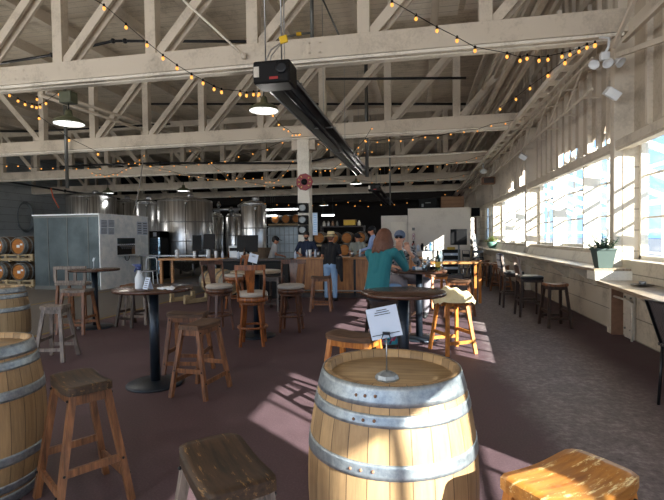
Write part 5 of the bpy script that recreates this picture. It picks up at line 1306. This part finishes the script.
def person(label, base, J, face_dir, skin='skin', shirt='navy_cloth', trousers='denim', hair=None, hat=None, sleeves='short', mask=None, glasses=False, vox=.0105, s=1.0, hands=(.5, .5), handn=((0, 0, 1), (0, 0, 1)), handd=(None, None), shoes=True, thin=1.0, legs=True):
    root = thing('person', label, 'person', base, 0); b0 = Vector(base)
    J = {k: Vector(v)-b0 for k, v in J.items()}
    fr = max(.0085, vox*1.05)
    bd = MB()
    L, e = head(bd, J['head'], face_dir, s=s)
    cap(bd, J['neck'], J['head']+Vector((0, 0, -.05)), .058*thin, .05)
    sh = (J['shL']+J['shR'])/2
    cap(bd, J['pelvis'], (J['pelvis']+sh)/2, .08, .07); cap(bd, (J['pelvis']+sh)/2, sh, .07, .06)
    for q in 'LR':
        cap(bd, sh, J['sh'+q], .055, .045); cap(bd, J['sh'+q], J['el'+q], .045*thin, .036*thin); cap(bd, J['el'+q], J['wr'+q], .037*thin, .024)
        i = 0 if q == 'L' else 1
        dd = handd[i] if handd[i] else (J['wr'+q]-J['el'+q]); hand(bd, J['wr'+q], dd, handn[i], -1 if q == 'L' else 1, hands[i], 1.0, fr)
        if legs: cap(bd, J['hip'+q], J['kn'+q], .07, .048); cap(bd, J['kn'+q], J['an'+q], .046, .032)
    fuse(bd, vox, 'body', skin, root)
    cl = MB(); side = (J['shR']-J['shL']).normalized(); hs = (J['shR']-J['shL']).length/2
    mid = J['pelvis'].lerp(sh, .5)
    cap(cl, mid, sh, .115*thin, .09*thin)
    for k in (-1, 0, 1):
        cap(cl, J['pelvis']+side*k*.075*thin, mid+side*k*.07*thin, .105*thin, .1*thin); cap(cl, mid+side*k*.07*thin, sh+side*k*hs*.5+Vector((0, 0, -.03)), .1*thin, .085*thin)
    cap(cl, J['shL']+Vector((0, 0, -.01)), J['shR']+Vector((0, 0, -.01)), .062*thin, .062*thin); cap(cl, sh, J['neck'], .075*thin, .062*thin)
    for q in 'LR':
        a, b, c = J['sh'+q], J['el'+q], J['wr'+q]
        if sleeves == 'short': cap(cl, a, a.lerp(b, .62), .066*thin, .058*thin)
        else:
            cap(cl, a, b, .064*thin, .054*thin); k = .92 if sleeves == 'long' else .35
            cap(cl, b, b.lerp(c, k), .054*thin, .04*thin if sleeves == 'long' else .05*thin)
    fuse(cl, vox, 'shirt', shirt, root, 3)
    if legs:
        tr_ = MB(); hs_ = (J['hipL']+J['hipR'])/2
        for k in (-1, 1): tr_.ball(hs_+side*k*.06+Vector((0, 0, .0)), .118, 14)
        for q in 'LR': cap(tr_, J['hip'+q], J['kn'+q], .098, .07); cap(tr_, J['kn'+q], J['an'+q]+Vector((0, 0, .03)), .068, .055)
        fuse(tr_, vox, 'trousers', trousers, root, 3)
        if shoes:
            fd = Vector((face_dir[0], face_dir[1], 0)).normalized() if 'toe' not in J else (J['toe']+b0-b0)
            for q in 'LR':
                st = MB(); a = J['an'+q]; cap(st, a+Vector((0, 0, -.035)), a+fd*.13+Vector((0, 0, -.05)), .042, .034); cap(st, a+Vector((0, 0, -.0)), a+Vector((0, 0, -.035))-fd*.03, .045, .04); fuse(st, vox, 'shoe', 'shoe', root, 1)
    face(root, L, s, mask, glasses)
    if hair == 'short_dark' or hair == 'short_brown':
        h = MB(); h.ball(L(0, -.022, .045), .1*s, 18, sq=(.9, 1.03, .93), rot=e); h.ball(L(0, -.05, .0), .082*s, 14, sq=(.95, .8, 1), rot=e); fuse(h, .008, 'hair', 'hair_dark' if hair.endswith('dark') else 'hair_brown', root)
    if hair == 'long_brown':
        h = MB(); h.ball(L(0, -.022, .045), .108*s, 20, sq=(.95, 1.03, .98), rot=e)
        rnd = random.Random(5)
        for k in range(26):
            a = PI*(.0+1.0*k/25)+PI; x = .092*math.cos(a); y = -.02+.095*math.sin(a)
            w = rnd.uniform(-.015, .015); cap(h, L(x*.85, y*.85, .07), L(x*1.25, y*1.2, -.05+w), .026, .034, 8); cap(h, L(x*1.25, y*1.2, -.05+w), L(x*1.5+w, y*1.4+w-.01, -.17+rnd.uniform(-.025, .02)), .034, .02, 8)
        fuse(h, .009, 'hair', 'hair_brown', root, 1)
    if hat == 'straw':
        h = MB(); h.lathe([(.1, .0), (.1, .08), (.085, .115), (.03, .105), (0, .1)], 24, sq=(.92, 1.08)); h.lathe([(.095, .0), (.185, -.012), (.19, -.006), (.1, .012)], 28, sq=(.95, 1.05))
        o = h.build('hat', 'straw', root, L(0, -.01, .055)); MB().lathe([(.103, .005), (.103, .035), (.1, .035)], 24, sq=(.92, 1.08)).build('hat_band', 'black_cloth', o)
    if hat and hat.startswith('cap'):
        h = MB(); h.ball(L(0, -.012, .05), .104*s, 18, sq=(.9, 1.04, .86), rot=e); p = L(0, .1, .06); fdir = Vector(face_dir).normalized(); rt = fdir.cross(Vector((0, 0, 1))).normalized()
        h.ball(p+fdir*.02, .075, 14, sq=(.9, 1.0, .14), rot=e); fuse(h, .008, 'cap', hat[4:], root, 1)
    return root
def stand(base, hd, H=1.72, lean=0, arms=None):
    """joints of a standing figure at base, heading hd (unit vector on the floor)."""
    b = Vector(base); f = Vector((hd[0], hd[1], 0)).normalized(); r = f.cross(Vector((0, 0, 1))); k = H/1.72
    P = lambda x, y, z: b+r*x*k+f*y*k+Vector((0, 0, z*k))
    J = dict(pelvis=P(0, 0, .95), shL=P(-.18, lean, 1.4), shR=P(.18, lean, 1.4), neck=P(0, lean+.0, 1.47), head=P(0, lean+.03, 1.6), hipL=P(-.09, 0, .9), hipR=P(.09, 0, .9), knL=P(-.1, .03, .5), knR=P(.1, .02, .5), anL=P(-.11, 0, .085), anR=P(.11, 0, .085))
    A = arms or dict(elL=(-.25, .02, 1.12), wrL=(-.23, .12, .9), elR=(.25, .02, 1.12), wrR=(.23, .12, .9))
    for q, v in A.items(): J[q] = P(*v)
    return J
both = dict(elL=(-.25, .1, 1.15), wrL=(-.14, .33, 1.1), elR=(.25, .1, 1.15), wrR=(.14, .33, 1.1))
# bartender
B = (-3.12, 12.55, 0); person('person in navy shirt and black face mask working behind the bar', B, stand(B, (.1, -1), 1.73, .05, dict(elL=(-.3, .08, 1.17), wrL=(-.2, .36, 1.13), elR=(.3, .08, 1.17), wrR=(.16, .36, 1.12))), (.15, -1, -.25), shirt='navy_cloth', trousers='black_cloth', hair='short_dark', mask='black_cloth', sleeves='elbow')
# crouching worker
B = (-4.45, 13.4, 0); J = stand(B, (.9, .5), 1.6, .12, both); person('person in pale grey t-shirt and dark cap, turned away beside the tan barrel', B, J, (.9, .35, -.35), shirt='grey_cloth', trousers='black_cloth', hair='short_dark', hat='cap_black_cloth')
# customer with straw hat
B = (-2.16, 11.05, 0); J = stand(B, (.05, 1), 1.66, .06, dict(elL=(-.24, .12, 1.14), wrL=(-.14, .33, 1.07), elR=(.25, .08, 1.12), wrR=(.14, .33, 1.08)))
cu = person('person in straw hat, dark top and blue jeans, back to the camera at the bar', B, J, (.25, 1, -.2), shirt='black_cloth', trousers='denim', hair='short_brown', hat='straw')
cj = MB(); cap(cj, (0, 0, .42), (.02, 0, .1), .09, .07); cap(cj, (.0, 0, .42), (-.04, .04, .2), .07, .05); cap(cj, (.03, 0, .15), (.06, -.02, -.1), .06, .035)
cj = fuse(cj, .012, 'hanging_jacket', 'black_cloth', None); cj.location = (-1.92, 10.93, .62); tag(cj, 'dark jacket hanging at the right hip of the straw-hatted customer', 'jacket')
# worker in grey with cap, man in blue shirt
B = (-1.81, 13.6, 0); person('person in sage grey shirt and dark cap behind the timber bar', B, stand(B, (-.2, -1), 1.66, .05, both), (.8, -.6, -.35), shirt='sage_cloth', trousers='black_cloth', hair='short_dark', hat='cap_black_cloth')
B = (-1.24, 12.8, 0); person('person in light blue shirt and black cap, standing tallest behind the bar', B, stand(B, (-1, .1), 1.86, .04, both), (-1, -.2, -.25), shirt='blue_cloth', trousers='black_cloth', hair='short_dark', hat='cap_black_cloth', sleeves='long')
# seated woman in teal: back to the camera, elbow on the table, hand at her chin
B = (-0.57, 6.1, 0)
J = dict(pelvis=(-0.57, 6.1, .87), shL=(-0.69, 6.33, 1.34), shR=(-0.34, 6.14, 1.36), neck=(-0.5, 6.26, 1.42), head=(-0.47, 6.33, 1.535), elL=(-0.65, 6.62, 1.13), wrL=(-0.45, 6.82, 1.09), elR=(-0.2, 6.42, 1.13), wrR=(-0.27, 6.52, 1.36),
         hipL=(-0.65, 6.16, .86), hipR=(-0.49, 6.08, .86), knL=(-0.49, 6.55, .84), knR=(-0.31, 6.45, .84), anL=(-0.53, 6.5, .36), anR=(-0.29, 6.4, .36))
person('person with shoulder-length brown hair in teal sweater, back turned, chin on hand', B, J, (.45, .85, -.05), skin='skin_pale', shirt='teal_knit', trousers='denim', hair='long_brown', sleeves='long', vox=.0085, hands=(.4, .9), handd=(None, (-.3, .1, 1)), handn=((0, 0, 1), (-.2, -1, .2)), thin=.98)
# companion facing
B = (-0.36, 7.85, 0)
J = dict(pelvis=(-0.36, 7.85, .87), shL=(-0.16, 7.72, 1.35), shR=(-0.51, 7.66, 1.36), neck=(-0.33, 7.67, 1.42), head=(-0.325, 7.58, 1.535), elL=(-0.04, 7.5, 1.14), wrL=(-0.18, 7.34, 1.34), elR=(-0.58, 7.5, 1.115), wrR=(-0.4, 7.33, 1.09),
         hipL=(-0.26, 7.84, .86), hipR=(-0.44, 7.8, .86), knL=(0.1, 7.45, .85), knR=(-0.26, 7.35, .84), anL=(0.08, 7.42, .36), anR=(-0.22, 7.3, .36))
person('person in sunglasses, blue-grey cap and black-and-white patterned top, facing the camera', B, J, (-.12, -1, -.02), skin='skin_pale', shirt='blouse', trousers='trouser_grey', hair='short_brown', hat='cap_cap_blue', glasses=True, sleeves='elbow', vox=.0085, hands=(.9, .4), handd=((-.25, .1, 1), None), handn=((0, 1, 0), (0, 0, 1)))

# ================================================================== LIGHT
wd = bpy.data.worlds.new('World'); SC.world = wd; wd.use_nodes = True; nt = wd.node_tree
bg_ = nt.nodes['Background']; tc = nt.nodes.new('ShaderNodeTexCoord'); sp = nt.nodes.new('ShaderNodeSeparateXYZ'); nt.links.new(tc.outputs['Generated'], sp.inputs[0])
rp = nt.nodes.new('ShaderNodeValToRGB'); e = rp.color_ramp.elements; e[0].position = .0; e[0].color = (.19, .29, .41, 1); e[1].position = .8; e[1].color = (.12, .24, .50, 1)
x = e.new(.12); x.color = (.17, .28, .43, 1); x = e.new(.35); x.color = (.15, .28, .48, 1)
nt.links.new(sp.outputs[2], rp.inputs[0]); nt.links.new(rp.outputs[0], bg_.inputs[0]); bg_.inputs[1].default_value = 1.1
sl = bpy.data.lights.new('sun', 'SUN'); sl.energy = 7.6; sl.angle = R(.55); sl.color = (1, .95, .87)
so = bpy.data.objects.new('sun', sl); COL.objects.link(so); el = R(25.4)
d = Vector((-.77*math.cos(el), .64*math.cos(el), -math.sin(el))); so.rotation_euler = d.to_track_quat('-Z', 'Y').to_euler()
vs_ = SC.view_settings; vs_.view_transform = 'Standard'; vs_.look = 'None'; vs_.exposure = 1.98; vs_.gamma = 1; vs_.use_curve_mapping = False
